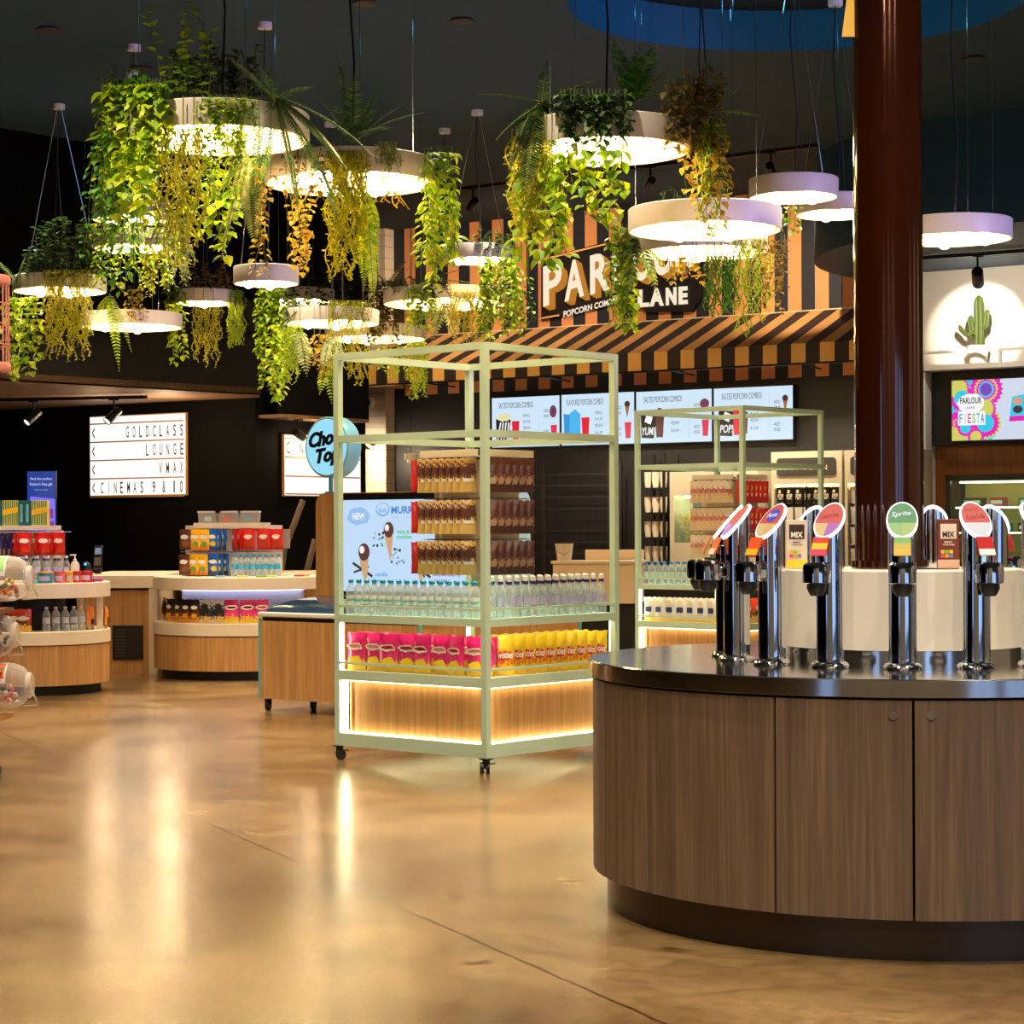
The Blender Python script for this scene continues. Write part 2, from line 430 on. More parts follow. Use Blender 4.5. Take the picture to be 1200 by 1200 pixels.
q.slab(poly, 3.05, 3.12)
struct(q.build('ceiling_soffit', SOF, smooth=0), 'warm lit low soffit over the lightbox')
q = M(); q.slab([(a.x, a.y), (bq.x, bq.y), (bq.x - .02, bq.y + .25), (a.x - .2, a.y + .2)], 3.05, CZ)
struct(q.build('bulkhead', mat('bulkhead_paint', (4, 4, 5), .8, spec=.12), smooth=0), 'black bulkhead face above the soffit')
# shallow soffit along the return wall, in front of the second lightbox
dv_ = Vector((-UY, UX, 0)); du_ = Vector((UX, UY, 0))
def quadslab(name, u0, u1, v0, v1, z0, z1, m, lab):
    P = [S + du_ * u + dv_ * v for u, v in ((u0, v0), (u1, v0), (u1, v1), (u0, v1))]
    struct(M().slab([(p.x, p.y) for p in P], z0, z1).build(name, m, smooth=0), lab)
quadslab('ceiling_passage', .005, .4, .05, 1.75, 2.8, 2.84, SOF, 'warm lit narrow soffit over the second lightbox')
quadslab('bulkhead_passage', .3, .4, .05, 1.75, 2.84, CZ, mat('bulkhead_paint'), 'black bulkhead over the narrow soffit')
# far shell, outside the picture but seen in the chrome
struct(M().box(-14, 14, -8.2, -8, 0, CZ).build('wall_front', mat('wall_foyer', (150, 142, 132), .7), smooth=0), 'foyer wall behind the viewer')
struct(M().box(-14.2, -14, -8, 36, 0, CZ).build('wall_side_left', WD, smooth=0), 'dark far left wall')
struct(M().box(14, 14.2, -8, 36, 0, CZ).build('wall_side_right', mat('wall_foyer'), smooth=0), 'far right wall')
for i, (x0, x1) in enumerate(((-11, -9), (4.6, 7.4), (8.2, 11.0), (11.8, 13.6))):
    o = M().box(x0, x1, -7.98, -7.94, .2, 3.4).build('window_%d' % (i + 1), mat('daylight_glass', (150, 186, 244), emit=2.2), smooth=0)
    struct(o, 'tall glazed entrance bay with blue evening daylight')
    g = M()
    for x in (x0, (x0 + x1) / 2, x1): g.box(x - .05, x + .05, -7.94, -7.86, 0, 3.5)
    g.box(x0, x1, -7.94, -7.86, 3.4, 3.5); g.build('window_frame', BLACK, o)

# ================================================================ light
WARM = (1, .84, .6)
def downlight(x, y, p, angle=95, col=WARM, z=CZ, tilt=(0, 0)):
    lamp('downlight', 'SPOT', (x, y, z - .06), p, col, .06, angle=angle, blend=.8, aim=(x + tilt[0], y + tilt[1], 0))
for x in (-5.2, -2.6, 0, 2.6, 5.2):
    for y in (3.5, 7.0, 10.5, 14, 17.6, 21):
        if abs(x - 2.32) < 2 and abs(y - 17.25) < 1.9: continue
        if x == 5.2 and y > 17: continue
        downlight(x, y, 620 if y < 12 else 640)
for x in (-1.2, 1.2, 3.6): downlight(x, .5, 480, 80, (1, .86, .66), tilt=(.4, 6))
for x in (-7, -3.5, 0, 3.5, 7):
    downlight(x, -4, 420, 110, (1, .9, .74))  # row added behind the viewer to brighten what the chrome reflects
for x in (-6, -1, 3): lamp('foyer_fill', 'SPOT', (x, -5.4, CZ - .1), 420, (1, .93, .82), .1, angle=80, blend=.7, aim=(x, -8, 2.2))  # unseen spots added to lift the wall mirrored in the tap heads
for y in (3, 7.5, 12): lamp('wall_wash', 'SPOT', (11.5, y, CZ - .1), 900, (1, .85, .62), .1, angle=70, blend=.7, aim=(14, y, 1.6))
# violet light from the advertising wall off to the right
lamp('violet_wash', 'SPOT', (9.5, 9.5, 2.4), 2600, (.45, .38, 1), .3, angle=34, blend=.5, aim=(2.2, 15, 3.95))
# ================================================================ drinks island
IX, IY = 1.518, 8.30
A0 = -10.36      # the side of the round counter that faces the viewer
isl = thing('drinks_island', 'round walnut drinks counter with steel top on dark plinth', 'counter', (IX, IY, 0))
def arc_panel(r, z0, z1, a0, a1, th=.02):
    """curved panel; 0 degrees faces the viewer, positive to the viewer's right"""
    n = max(4, int(abs(a1 - a0) / 3)); q = M(); vs = []; fs = []
    for i in range(n + 1):
        a = R(a0 + (a1 - a0) * i / n)
        for rr, z in ((r, z0), (r, z1), (r - th, z1), (r - th, z0)): vs.append((rr * math.sin(a), -rr * math.cos(a), z))
    for i in range(n):
        for j in range(4): fs.append((i * 4 + j, (i + 1) * 4 + j, (i + 1) * 4 + (j + 1) % 4, i * 4 + (j + 1) % 4))
    fs += [(3, 2, 1, 0), tuple(n * 4 + j for j in range(4))]
    return q.add(vs, fs)
M().cyl(1.151, 0, .16, 96).build('plinth', KICK, isl)
M().cyl(1.16, .15, .885, 96).build('carcass', DARK, isl)
edges = [A0 + 1.6 + 22.5 * k for k in range(17) if k != 14]
for k in range(len(edges) - 1):
    p = arc_panel(1.206, .145, .878, edges[k] + .22, edges[k + 1] - .22).build('door', WALNUT, isl)
    if k in (0, len(edges) - 2):
        a = R(edges[k + 1] - 3.1 if k else edges[k] + 2.8)
        T = Matrix.Translation((1.206 * math.sin(a), -1.206 * math.cos(a), .83)) @ Matrix.Rotation(a, 4, 'Z') @ Matrix.Rotation(R(90), 4, 'X')
        M().cyl(.0155, -.002, .008, 16, T=T).cyl(.009, .008, .011, 12, T=T).build('lock', CHROME, p)
M().lathe([(1.1, .888), (1.219, .888), (1.222, .89), (1.222, .946), (1.217, .95), (.001, .95)], 128).build('worktop', STEEL, isl)

drum = thing('centre_drum', 'white round housing standing in the middle of the drinks counter', 'housing', (IX, IY, .95))
M().cyl(.45, 0, .05, 64).build('plinth', STEEL, drum)
M().lathe([(.18, .345), (.458, .345), (.462, .341), (.462, .05), (.2, .05)], 64).build('shell', mat('drum_white', (224, 216, 204), .35), drum)

col = M().lathe([(.133, 0), (.133, CZ - 1.3)], 64).lathe([(.15, 0), (.15, .03), (.133, .03)], 64)
o = col.build('column', mat('bronze_gloss', (70, 30, 12), .09, .6, coat=1.0), loc=(1.468, IY, 1.298))
tag(o, 'glossy dark bronze round column rising from the drinks counter', 'column', kind='structure')
o2 = M().prism([(-.03, 0), (.02, .0), (.035, .3), (.01, .3)], -.004, .004).build('brass_bracket', GOLD, loc=(1.318, IY - .02, 3.36))
tag(o2, 'small brass bracket fixed high on the bronze column', 'bracket')

GLOW = mat('white_glow', (246, 244, 255), emit=2.2)
SL = math.tan(R(49))
def tap(k, label, upper, lower, card, words):
    a = R(A0 + k)
    t = thing('drink_tap', label, 'drink tap', (IX + .675 * math.sin(a), IY - .675 * math.cos(a), .95), a, 'chrome drink taps around the counter')
    M().lathe([(.001, .0), (.068, .0), (.07, .008), (.062, .018), (.052, .022), (.051, .03)], 32).build('base_flange', CHROME, t)
    n = 40; r = .051; zc = .525; vs = []; fs = []
    for i in range(n):
        x, y = r * math.cos(2 * math.pi * i / n), r * math.sin(2 * math.pi * i / n)
        vs += [(x, y, .02), (x, y, zc + y * SL)]
    for i in range(n): j = (i + 1) % n; fs.append((2 * i, 2 * j, 2 * j + 1, 2 * i + 1))
    M().add(vs, fs).build('tower', CHROME, t)
    # sloping lit badge: its own plane, leaning back from the drinker
    T = Matrix.Translation((0, 0, zc + .004)) @ Matrix.Rotation(R(49), 4, 'X')
    b = M(); E = lambda rx, ry, n=40, a0=0, a1=360: disc(0, 0, ry, n, rx, a0, a1)
    ry = .056 / math.cos(R(49))
    b.add([(x, y, z) for z in (-.004, .006) for x, y in E(.056, ry)], [tuple(range(40))[::-1], tuple(range(40, 80))] + [(i, (i + 1) % 40, 40 + (i + 1) % 40, 40 + i) for i in range(40)], T=T)
    badge = b.build('badge', GLOW, t, label='glowing white badge rim')
    sp = -12
    up = M().add([(x, y, .008) for x, y in E(.0515, ry * .92, 30, sp, 180 - sp)], [tuple(range(31))], T=T)
    up.build('badge_face', mat('badge_%d_%d_%d' % upper, upper, emit=.8), badge, smooth=0)
    for i, cc in enumerate(lower):
        nl = len(lower)
        a0 = 180 - sp + (180 + 2 * sp) * i / nl; a1 = 180 - sp + (180 + 2 * sp) * (i + 1) / nl
        lo = M().add([(0, ry * .92 * math.sin(R(sp)), .008)] + [(x, y, .008) for x, y in E(.0515, ry * .92, 12, a0, a1)], [tuple(range(14))], T=T)
        lo.build('badge_band', mat('badge_%d_%d_%d' % cc, cc, emit=.8), badge, smooth=0)
    if words:
        T2 = T @ Matrix.Rotation(R(-90), 4, 'X')
        tx = M()
        for (s, cx, cz, w_, h_, sh) in words: tx.text(s, cx, cz, w_, h_, -.011, T=T2 @ Matrix.Rotation(R(-8), 4, 'Y'), shear=sh, off=.015)
        tx.build('lettering', mat('badge_words_w', (245, 245, 245), emit=.9) if upper[1] > 100 or words[0][0] == 'Fanta' else mat('badge_words_d', (110, 18, 22), .5), badge, smooth=0)
    if words and words[0][0] == 'Fanta':
        M().add([(x * .6 + .002, y * .42 + .022, .0095) for x, y in E(.049, ry * .88)], [tuple(range(40))], T=T).build('emblem', mat('blue_emblem', (36, 60, 200), emit=.8), badge, smooth=0)
    # dispensing head
    M().box(-.03, .03, -.105, -.04, .315, .36).build('arm', CHROME, t, bevel=.008)
    hd = M().lathe([(.001, .382), (.036, .382), (.047, .374), (.05, .36), (.05, .31), (.044, .306), (.001, .306)], 32, (0, -.115, 0)).build('dispensing_head', CHROME, t)
    M().lathe([(.001, .306), (.034, .306), (.036, .29), (.03, .276), (.022, .262), (.001, .262)], 24, (0, -.115, 0)).build('nozzle', BLACKP, hd, label='black nozzle')
    # lever with a tilted flavour card
    M().box(-.012, .012, -.07, -.045, .37, .44).build('lever', CHROME, t, bevel=.004)
    Tc = Matrix.Translation((0, -.085, .438)) @ Matrix.Rotation(R(-25), 4, 'X')
    cd = M().box(-.03, .03, -.003, .003, -.036, .036, T=Tc).build('flavour_card', mat('card_%d_%d_%d' % card[0], card[0], .4), t)
    for i, cc in enumerate(card[1:]):
        M().box(-.03, .03, -.0045, -.003, -.036 + i * .024, -.012 + i * .024, T=Tc).build('card_band', mat('card_%d_%d_%d' % cc, cc, .4), cd)
    return t
REDB, GRN, SIL = (226, 44, 50), (20, 150, 84), (176, 188, 214)
COKE = [('Coca-Cola', .0, .012, .072, .02, .25), ('Coca-Cola', .0, .048, .05, .011, .25)]
taps = {
 0: ('chrome drink tap with green badge facing the viewer', GRN, [(150, 200, 110), (180, 205, 100)], [(120, 176, 110), (228, 176, 80), (190, 176, 90)], [('Sprite', 0, .022, .07, .03, .3)]),
 -22.5: ('chrome drink tap with red, yellow and violet badge, second left of green', REDB, [(240, 200, 120), (190, 90, 190)], [(214, 60, 50), (206, 66, 96), (246, 196, 50)], [('Coca-Cola', 0, .02, .07, .018, .3)]),
 -45: ('chrome drink tap with blue emblem on orange red badge', (232, 66, 52), [(246, 204, 130), (244, 190, 110)], [(226, 90, 40), (246, 186, 40)], [('Fanta', .002, .024, .05, .022, .2)]),
 -67.5: ('chrome drink tap seen edge-on, red badge with violet foot', (230, 76, 60), [(220, 150, 220), (180, 110, 210)], [(226, 110, 50), (240, 220, 200)], []),
 -90: ('chrome drink tap at the far left, hidden behind the edge-on one', (220, 200, 230), [(230, 230, 240)], [(230, 140, 60)], []),
 22.5: ('chrome drink tap with red badge and white foot right of green', REDB, [(244, 236, 236)], [(186, 22, 30), (236, 232, 230)], COKE),
 45: ('chrome drink tap with silver grey badge at the right frame edge', SIL, [(222, 214, 170)], [(200, 30, 40)], [('Coca-Cola', -.002, .02, .07, .018, .3)]),
 -146.2: ('chrome drink tap behind the drum, curved back just left of the red and violet badge', REDB, [(240, 240, 240)], [(200, 60, 50)], []),
 168.5: ('chrome drink tap seen from behind, standing right of the bronze column', REDB, [(240, 240, 240)], [(200, 60, 50)], []),
 146: ('chrome drink tap seen from behind between the red and the silver badges', GRN, [(240, 240, 240)], [(200, 60, 50)], []),
}
for k, v in taps.items(): tap(k, *v)

def mixcard(px, name, body, panel, label, rz, words):
    p = W(px, 666, 8.3 if px < 1000 else 8.12)
    t = thing('info_stand', label, 'card stand', (p.x, p.y, 1.296), rz, 'tall printed card stands on the centre drum')
    M().box(-.041, .041, -.015, .015, 0, .19).build('card_block', mat(name, body, .5), t, bevel=.002)
    M().box(-.03, .03, -.0165, -.015, .115, .172).build('panel', mat(name + '_panel', panel[0], .5), t)
    M().text('MIX', 0, .132, .046, .022, -.018, off=.03).build('lettering', mat(name + '_ink', panel[1], .5), t, smooth=0)
    M().text('MAKE IT', 0, .103, .03, .007, -.0165, off=.02).text('YOUR OWN', 0, .093, .044, .007, -.0165, off=.02).build('lettering', mat(name + '_ink2', panel[2], .5), t, smooth=0)
    cs = [(240, 180, 40), (120, 190, 60), (250, 200, 60), (226, 60, 110), (240, 150, 40), (110, 120, 200)]
    for i, cc in enumerate(cs):
        x = -.022 + (i % 3) * .016; z = .066 - (i // 3) * .016
        M().box(x - .0065, x + .0065, -.0165, -.015, z - .0065, z + .0065).build('swatch', mat('swatch_%d' % i, cc, .5), t)
    M().box(-.041, .041, -.0162, -.015, .004, .036).build('foot_band', mat(name + '_foot', panel[3], .5), t)
mixcard(933, 'mix_white', (214, 196, 176), ((52, 26, 20), (240, 232, 224), (60, 40, 34), (246, 206, 50)), 'white mixing guide stand with yellow foot left of the column', R(4), 0)
mixcard(1111, 'mix_brown', (110, 42, 18), ((226, 210, 196), (50, 20, 12), (236, 220, 206), (206, 166, 140)), 'brown mixing guide stand right of the column', R(-4), 0)
# ================================================================ goods
def bag_mesh(w, h, d, seed=0, hang=False):
    """filled foil packet: pillow with flat crimped ends, front towards -Y, standing on z=0"""
    rnd = random.Random(seed); nx, nz = 9, 12; q = M()
    crumple = [[rnd.uniform(-1, 1) for _ in range(nx + 1)] for _ in range(nz + 1)]
    for side in (-1, 1):
        vs = []
        for j in range(nz + 1):
            v = j / nz
            e = .07
            p = 0 if v < e or v > 1 - e else math.sin(math.pi * (v - e) / (1 - 2 * e)) ** .55
            for i in range(nx + 1):
                u = 2 * i / nx - 1
                t = d / 2 * p * (1 - abs(u) ** 2.6) + .0015
                t *= 1 + .16 * crumple[j][i]
                x = u * w / 2 * (1 - .05 * p) + .002 * crumple[j][i] * (1 if p else .3)
                z = v * h + (.004 * math.sin(u * 7 + seed) if v > .9 else 0)
                vs.append((x, side * t, z))
        fs = []
        for j in range(nz):
            for i in range(nx):
                a = j * (nx + 1) + i; f = (a, a + 1, a + nx + 2, a + nx + 1)
                fs.append(f if side < 0 else f[::-1])
        q.add(vs, fs)
    return q
def blob(cx, cz, rx, rz, n=18, wob=.2, seed=1):
    r_ = random.Random(seed)
    return [(cx + rx * (1 + r_.uniform(-wob, wob)) * math.cos(2 * math.pi * i / n), cz + rz * (1 + r_.uniform(-wob, wob)) * math.sin(2 * math.pi * i / n)) for i in range(n)]
def plate(q, poly, y, m=0):
    return q.add([(x, y, z) for x, z in poly], [tuple(range(len(poly)))], m)
SCRAWL = mat('packet_white', (250, 246, 240), .35); SCRR = mat('packet_red', (206, 30, 30), .35)
def bag(name, label, cat, m, w, h, d, deco, seed=0, group=None, loc=(0, 0, 0), rz=0):
    """packet with its print: deco = list of (kind, args, material)"""
    t = thing(name, label, cat, loc, rz, group)
    bag_mesh(w, h, d, seed).build('packet', m, t, smooth=60)
    for kind, a, mm in deco:
        q = M()
        if kind == 'text': q.text(a[0], a[1], a[2], a[3], a[4], -d / 2 * 1.16 - .002, shear=a[5] if len(a) > 5 else 0, off=.025); n = 'lettering'
        elif kind == 'blob': q.add([(x, -d / 2 * 1.16 - .001, z) for x, z in blob(*a, seed=seed + 3)], [tuple(range(18))]); n = 'picture'
        elif kind == 'dot': q.add([(x, -d / 2 * 1.16 - .0015, z) for x, z in disc(*a)], [tuple(range(24))]); n = 'emblem'
        elif kind == 'rect': q.add([(x, -d / 2 * 1.16 - .0012, z) for x, z in rounded(*a)], [tuple(range(len(rounded(*a))))]); n = 'panel'
        q.build(n, mm, t, smooth=0)
    return t
P_PINK = packet('packet_pink', (236, 40, 130), (244, 60, 150), (250, 214, 40), (.26, .5))
P_YEL = packet('packet_yellow', (250, 214, 40), (240, 110, 40), (250, 206, 30), (.3, .52))
P_DARK = packet('packet_dark', (44, 30, 30), (120, 60, 30), (236, 160, 40), (.22, .45))
P_SILV = packet('packet_silver', (210, 208, 210), (40, 38, 42), (220, 200, 150), (.24, .7))
P_WHITE = packet('packet_white_blue', (238, 238, 240), (226, 226, 236), (240, 206, 60), (.16, .3))
P_GOLD = packet('packet_gold', (236, 196, 112), (110, 62, 36), (236, 200, 116), (.42, .86), 4)
P_BRN = packet('packet_brown', (104, 52, 34), (186, 150, 124), (84, 42, 28), (.3, .42), 4)
P_RED = packet('packet_red_print', (222, 34, 26), (226, 46, 30), (190, 20, 20), (.15, .4))
P_ORG = packet('packet_orange', (236, 130, 24), (240, 160, 40), (90, 40, 20), (.18, .4))
P_YB = packet('packet_golden', (246, 186, 20), (250, 200, 40), (220, 120, 20), (.2, .4))
P_BLUE = packet('packet_blue', (20, 96, 200), (30, 120, 214), (16, 60, 150), (.2, .5))
P_CHOC = packet('packet_choc', (92, 48, 30), (120, 66, 40), (70, 34, 24), (.2, .5))
P_PUR = packet('packet_purple', (52, 34, 90), (70, 46, 110), (40, 26, 60), (.2, .5))
P_CR = packet('packet_cream_stripe', (236, 214, 186), (206, 40, 50), (236, 210, 170), (.45, .6), 7)
P_CORN = packet('packet_corn', (226, 70, 30), (40, 30, 30), (240, 180, 40), (.3, .45))

def water_bottle(label, cap, lab, h=.225, r=.033, sport=False, group=None, loc=(0, 0, 0), rz=0):
    t = thing('water_bottle', label, 'water bottle', loc, rz, group)
    k = h / .225
    prof = [(.001, .002), (r * .8, 0), (r, .006), (r, .05), (r * .93, .055), (r, .06), (r, .15 * k), (r * .86, .168 * k), (r * .5, .192 * k), (.0125, .2 * k), (.0125, .207 * k)]
    M().lathe(prof, 16).build('bottle_body', CLEARP, t)
    M().lathe([(.001, .207 * k), (.0155, .205 * k), (.016, .222 * k), (.013, h), (.001, h)], 12).build('cap', cap, t)
    if sport: M().lathe([(.016, .222 * k), (.017, .226 * k), (.014, .25 * k), (.008, .256 * k), (.001, .256 * k)], 12).build('sports_top', SCRAWL, t)
    M().lathe([(r * 1.012, .075 * k), (r * 1.012, .128 * k)], 16, a0=R(200), a1=R(340)).build('bottle_label', lab, t)
    return t
CAPT = mat('cap_teal', (20, 150, 180), .35); CAPN = mat('cap_navy', (40, 30, 110), .35); CAPB = mat('cap_blue', (40, 130, 200), .35)
LABT = mat('label_pale', (190, 216, 206), .4); LABV = mat('label_violet', (190, 186, 226), .4)
LABG = packet('label_green', (226, 232, 230), (90, 170, 160), (210, 226, 226), (.3, .55))

# ================================================================ mint display carts
def cart(label, loc, rz):
    S2 = .64; P = .042
    t = thing('display_cart', label, 'display cart', loc, rz, 'mint framed display carts on castors')
    for sx, sy in ((-1, -1), (1, -1), (1, 1), (-1, 1)):
        x, y = sx * (S2 - P / 2), sy * (S2 - P / 2)
        M().box(x - P / 2, x + P / 2, y - P / 2, y + P / 2, .09, 2.56).build('post', MINT, t)
        c = M().box(x - .03, x + .03, y - .03, y + .03, .082, .09)
        for dx in (-.018, .018):
            T = Matrix.Translation((x - sx * .01, y, .033)) @ Matrix.Rotation(.7 * sx, 4, 'Z') @ Matrix.Translation((dx, 0, 0)) @ Matrix.Rotation(R(90), 4, 'Y')
            c.cyl(.033, -.011, .011, 20, T=T)
        c.box(x - .012, x + .012, y - .02, y + .02, .03, .085)
        c.box(x - .02, x + .02, y + .0, y + .06, .052, .058)
        c.build('castor', BLACKP, t)
    e = S2 - P
    def ring(z0, z1, name='rail', th=P, out=0.0):
        for a in range(4):
            T = Matrix.Rotation(R(90 * a), 4, 'Z')
            M().box(-e, e, -S2 - out, -S2 + th - out, z0, z1, T=T).build(name, MINT, t)
    ring(2.518, 2.56); ring(2.0, 2.042); ring(.868, .915); ring(.505, .565); ring(.09, .17)
    ring(.963, .978, 'guard_rail', .012); ring(.605, .62, 'guard_rail', .012)
    for z in (.905, .558):
        M().box(-e - .02, e + .02, -e - .02, e + .02, z - .012, z + .006).build('shelf', GLASS if z > .8 else WHITE, t)
    for a in range(4):
        T = Matrix.Rotation(R(90 * a), 4, 'Z')
        p = M().box(-e + .02, e - .02, -S2 + .075, -S2 + .09, .172, .5, T=T).build('base_panel', OAK, t)
        M().box(-e + .01, e - .01, -S2 + .045, -S2 + .055, .497, .504, T=T).box(-e + .005, -e + .02, -S2 + .03, -S2 + .06, .175, .5, T=T).box(-e + .01, e - .01, -S2 + .046, -S2 + .056, .171, .178, T=T).build('led_strip', LEDW, p)
        M().box(-e + .003, -e + .012, -S2 + .02, -S2 + .035, .57, .862, T=T).box(-e, e, -S2 + .05, -S2 + .066, .872, .878, T=T).build('led_strip', LEDW, t)
    # hanging rack in the middle: square post with three tiers of hooks and header boards
    k = M().box(-.19, .19, -.19, .19, 1.18, 1.88).build('rack_panel', CREAM, t)
    M().box(-.025, .025, -.025, .025, .912, 1.18).build('rack_post', CREAM, t)
    for a in (0, 90):
        T = Matrix.Rotation(R(a), 4, 'Z')
        M().box(-.24, .24, -.27, -.255, 1.9, 1.945, T=T).box(-.24, .24, -.265, -.19, 1.9, 1.905, T=T).build('header_board', CREAM, k)
        for z in (1.9, 1.64, 1.385):
            h = M().box(-.23, .23, -.222, -.216, z - .004, z + .004, T=T)
            for i in range(8): h.box(-.21 + i * .06 - .002, -.21 + i * .06 + .002, -.27, -.19, z - .002, z + .002, T=T)
            h.build('hook_row', STEEL, k)
    return t
A1 = R(40.9)
ca = Vector((-.157, 12.63, 0)); c1 = ca + .64 * Vector((-math.cos(A1), math.sin(A1), 0)) + .64 * Vector((math.sin(A1), math.cos(A1), 0))
cart('tall mint green square display cart standing nearest, left of the drinks counter', c1, -A1)
A2 = R(43)
cb = Vector((2.103, 19.4, 0)); c2 = cb + .64 * Vector((-math.cos(A2), math.sin(A2), 0)) + .64 * Vector((math.sin(A2), math.cos(A2), 0))
dup(bpy.data.objects['display_cart'], c2, -A2, 'mint green display cart farther off, seen behind the chrome taps')
def on(c, a, x, y, z):
    return Vector((c.x + x * math.cos(-a) - y * math.sin(-a), c.y + x * math.sin(-a) + y * math.cos(-a), z))
RN = random.Random(5)
# --- near cart, bottle shelf
b0 = b1 = None
rows = ('front', 'second', 'third')
for r_ in range(3):
    for i in range(16):
        lb = 'teal-capped water bottle, %s from the left in the %s row on the near cart' % (ORD[i], rows[r_])
        p = on(c1, A1, -.565 + i * .0702 + RN.uniform(-.003, .003), -.565 + r_ * .07, .912); a = RN.uniform(-.5, .5) - A1
        if b0 is None: b0 = water_bottle(lb, CAPT, LABG, .222, .032, group='teal-capped water bottles on the near cart', loc=p, rz=a)
        else: dup(b0, p, a, lb)
for r_ in range(3):
    for i in range(13):
        lb = 'navy-capped sports water bottle, %s from the corner post in the %s row' % (ORD[i], rows[r_])
        p = on(c1, A1, .565 - r_ * .07, -.34 + i * .0745 + RN.uniform(-.003, .003), .912); a = math.pi / 2 + RN.uniform(-.5, .5) - A1
        if b1 is None: b1 = water_bottle(lb, CAPN, LABV, .222, .033, True, 'navy-capped sports bottles on the near cart', p, a)
        else: dup(b1, p, a, lb)
# --- near cart, packet shelf
g0 = g1 = None; k = 0
for r_ in range(2):
    for i in range(8):
        lb = 'pink snack packet with yellow foot, %s from the left in the %s row' % (ORD[i], rows[r_])
        p = on(c1, A1, -.515 + i * .142, -.565 + .02 * (i % 2) + r_ * .11, .566); a = -A1 + RN.uniform(-.22, .22)
        if g0 is None: g0 = bag('snack_packet', lb, 'snack packet', P_PINK, .14, .235, .045, [('blob', (.005, .15, .058, .024), SCRAWL), ('blob', (.005, .152, .046, .012), SCRR), ('blob', (.01, .06, .045, .035), mat('print_yellow', (250, 220, 50), .35))], 1, 'pink snack packets on the near cart', p, a)
        else: dup(g0, p, a, lb)
dup(g0, on(c1, A1, .56, -.5, .566), -A1 - 1.0, 'pink snack packet turned sideways, tucked against the near corner post')
p_ = bag('snack_packet', 'orange yellow snack packet at the left end behind pink packets', 'snack packet', P_ORG, .14, .225, .045, [], 8, None, on(c1, A1, -.545, -.44, .566), -A1 - .9)
for r_ in range(2):
    for i in range(10):
        lb = 'yellow snack packet with red wave, %s from corner post in the %s row' % (ORD[i], rows[r_])
        p = on(c1, A1, .54 - r_ * .16, -.37 + i * .1, .566); a = math.pi / 2 - A1 - .72 + RN.uniform(-.05, .05)
        if g1 is None: g1 = bag('snack_packet', lb, 'snack packet', P_YEL, .145, .235, .045, [('blob', (0, .12, .05, .03), mat('print_orange', (226, 70, 30), .35)), ('text', ('Twisties', 0, .125, .11, .042, .25), SCRAWL)], 2, 'yellow snack packets on the near cart', p, a)
        else: dup(g1, p, a, lb)
bag('snack_packet', 'white foil snack packet at the far right end of the yellow row', 'snack packet', P_SILV, .12, .2, .04, [], 4, None, on(c1, A1, .54, .56, .566), math.pi / 2 - A1)
# --- near cart, hanging pouches
tiers = (('top', 1.895), ('middle', 1.635), ('bottom', 1.38))
h0 = h1 = h2 = None
for tn, tz in tiers:
    for i in range(7):
        lb = 'gold chocolate pouch hanging %s from the left in the %s tier' % (ORD[i], tn)
        p = on(c1, A1, -.2 + i * .06, -.262, tz - .215); a = -A1 + R(52) + RN.uniform(-.06, .06)
        if h0 is None: h0 = bag('chocolate_pouch', lb, 'chocolate pouch', P_GOLD, .105, .21, .028, [('blob', (0, .13, .036, .03), mat('print_choc', (92, 46, 26), .35)), ('rect', (-.035, .035, .065, .085, .008), SCRAWL)], 6, 'gold chocolate pouches hanging in the near cart', p, a)
        else: dup(h0, p, a, lb)
    lb = 'red chocolate pouch hanging at the left end of the %s tier' % tn
    p = on(c1, A1, -.262, -.262, tz - .21); a = -A1 + R(60)
    if h1 is None: h1 = bag('chocolate_pouch', lb, 'chocolate pouch', P_RED, .1, .2, .026, [('rect', (-.03, .03, .08, .12, .01), mat('print_orange', (226, 70, 30), .35))], 3, 'red chocolate pouches hanging in the near cart', p, a)
    else: dup(h1, p, a, lb)
    for i in range(6):
        lb = 'brown chocolate pouch hanging %s from the corner post in the %s tier' % (ORD[i], tn)
        p = on(c1, A1, .262, -.16 + i * .068, tz - .215); a = math.pi / 2 - A1 - R(48) + RN.uniform(-.05, .05)
        if h2 is None: h2 = bag('chocolate_pouch', lb, 'chocolate pouch', P_BRN, .1, .21, .028, [('rect', (-.03, .03, .05, .09, .006), mat('print_tan', (186, 150, 120), .35))], 7, 'brown chocolate pouches hanging in the near cart', p, a)
        else: dup(h2, p, a, lb)
# --- far cart
for r_ in range(2):
    for i in range(14):
        lb = 'blue-capped water bottle, %s from the left in the %s row on the far cart' % (ORD[i], rows[r_])
        p = on(c2, A2, -.56 + i * .078, -.565 + r_ * .075, .912)
        if i == 0 and r_ == 0: b2 = water_bottle(lb, CAPB, LABT, .215, .033, group='blue-capped water bottles on the far cart', loc=p, rz=-A2)
        else: dup(b2, p, -A2, lb)
for i in range(9):
    lb = 'white snack packet with blue print, %s from the left on the far cart' % ORD[i]
    p = on(c2, A2, -.53 + i * .125, -.55, .566)
    if i == 0: g2 = bag('snack_packet', lb, 'snack packet', P_WHITE, .14, .225, .05, [('dot', (0, .17, .03), mat('print_cream', (244, 232, 206), .4)), ('rect', (-.035, .035, .085, .135, .008), mat('print_blue', (40, 60, 120), .4))], 9, 'white snack packets on the far cart', p, -A2 + .1)
    else: dup(g2, p, -A2 + RN.uniform(-.2, .2), lb)
for i in range(8):
    lb = 'orange red snack packet on the far cart, %s along the right-hand shelf' % ORD[i]
    p = on(c2, A2, .55, -.48 + i * .14, .566)
    if i == 0: g3 = bag('snack_packet', lb, 'snack packet', P_CORN, .14, .23, .05, [('blob', (0, .14, .04, .02), SCRAWL)], 5, 'orange red snack packets on the far cart', p, math.pi / 2 - A2)
    else: dup(g3, p, math.pi / 2 - A2 + RN.uniform(-.2, .2), lb)
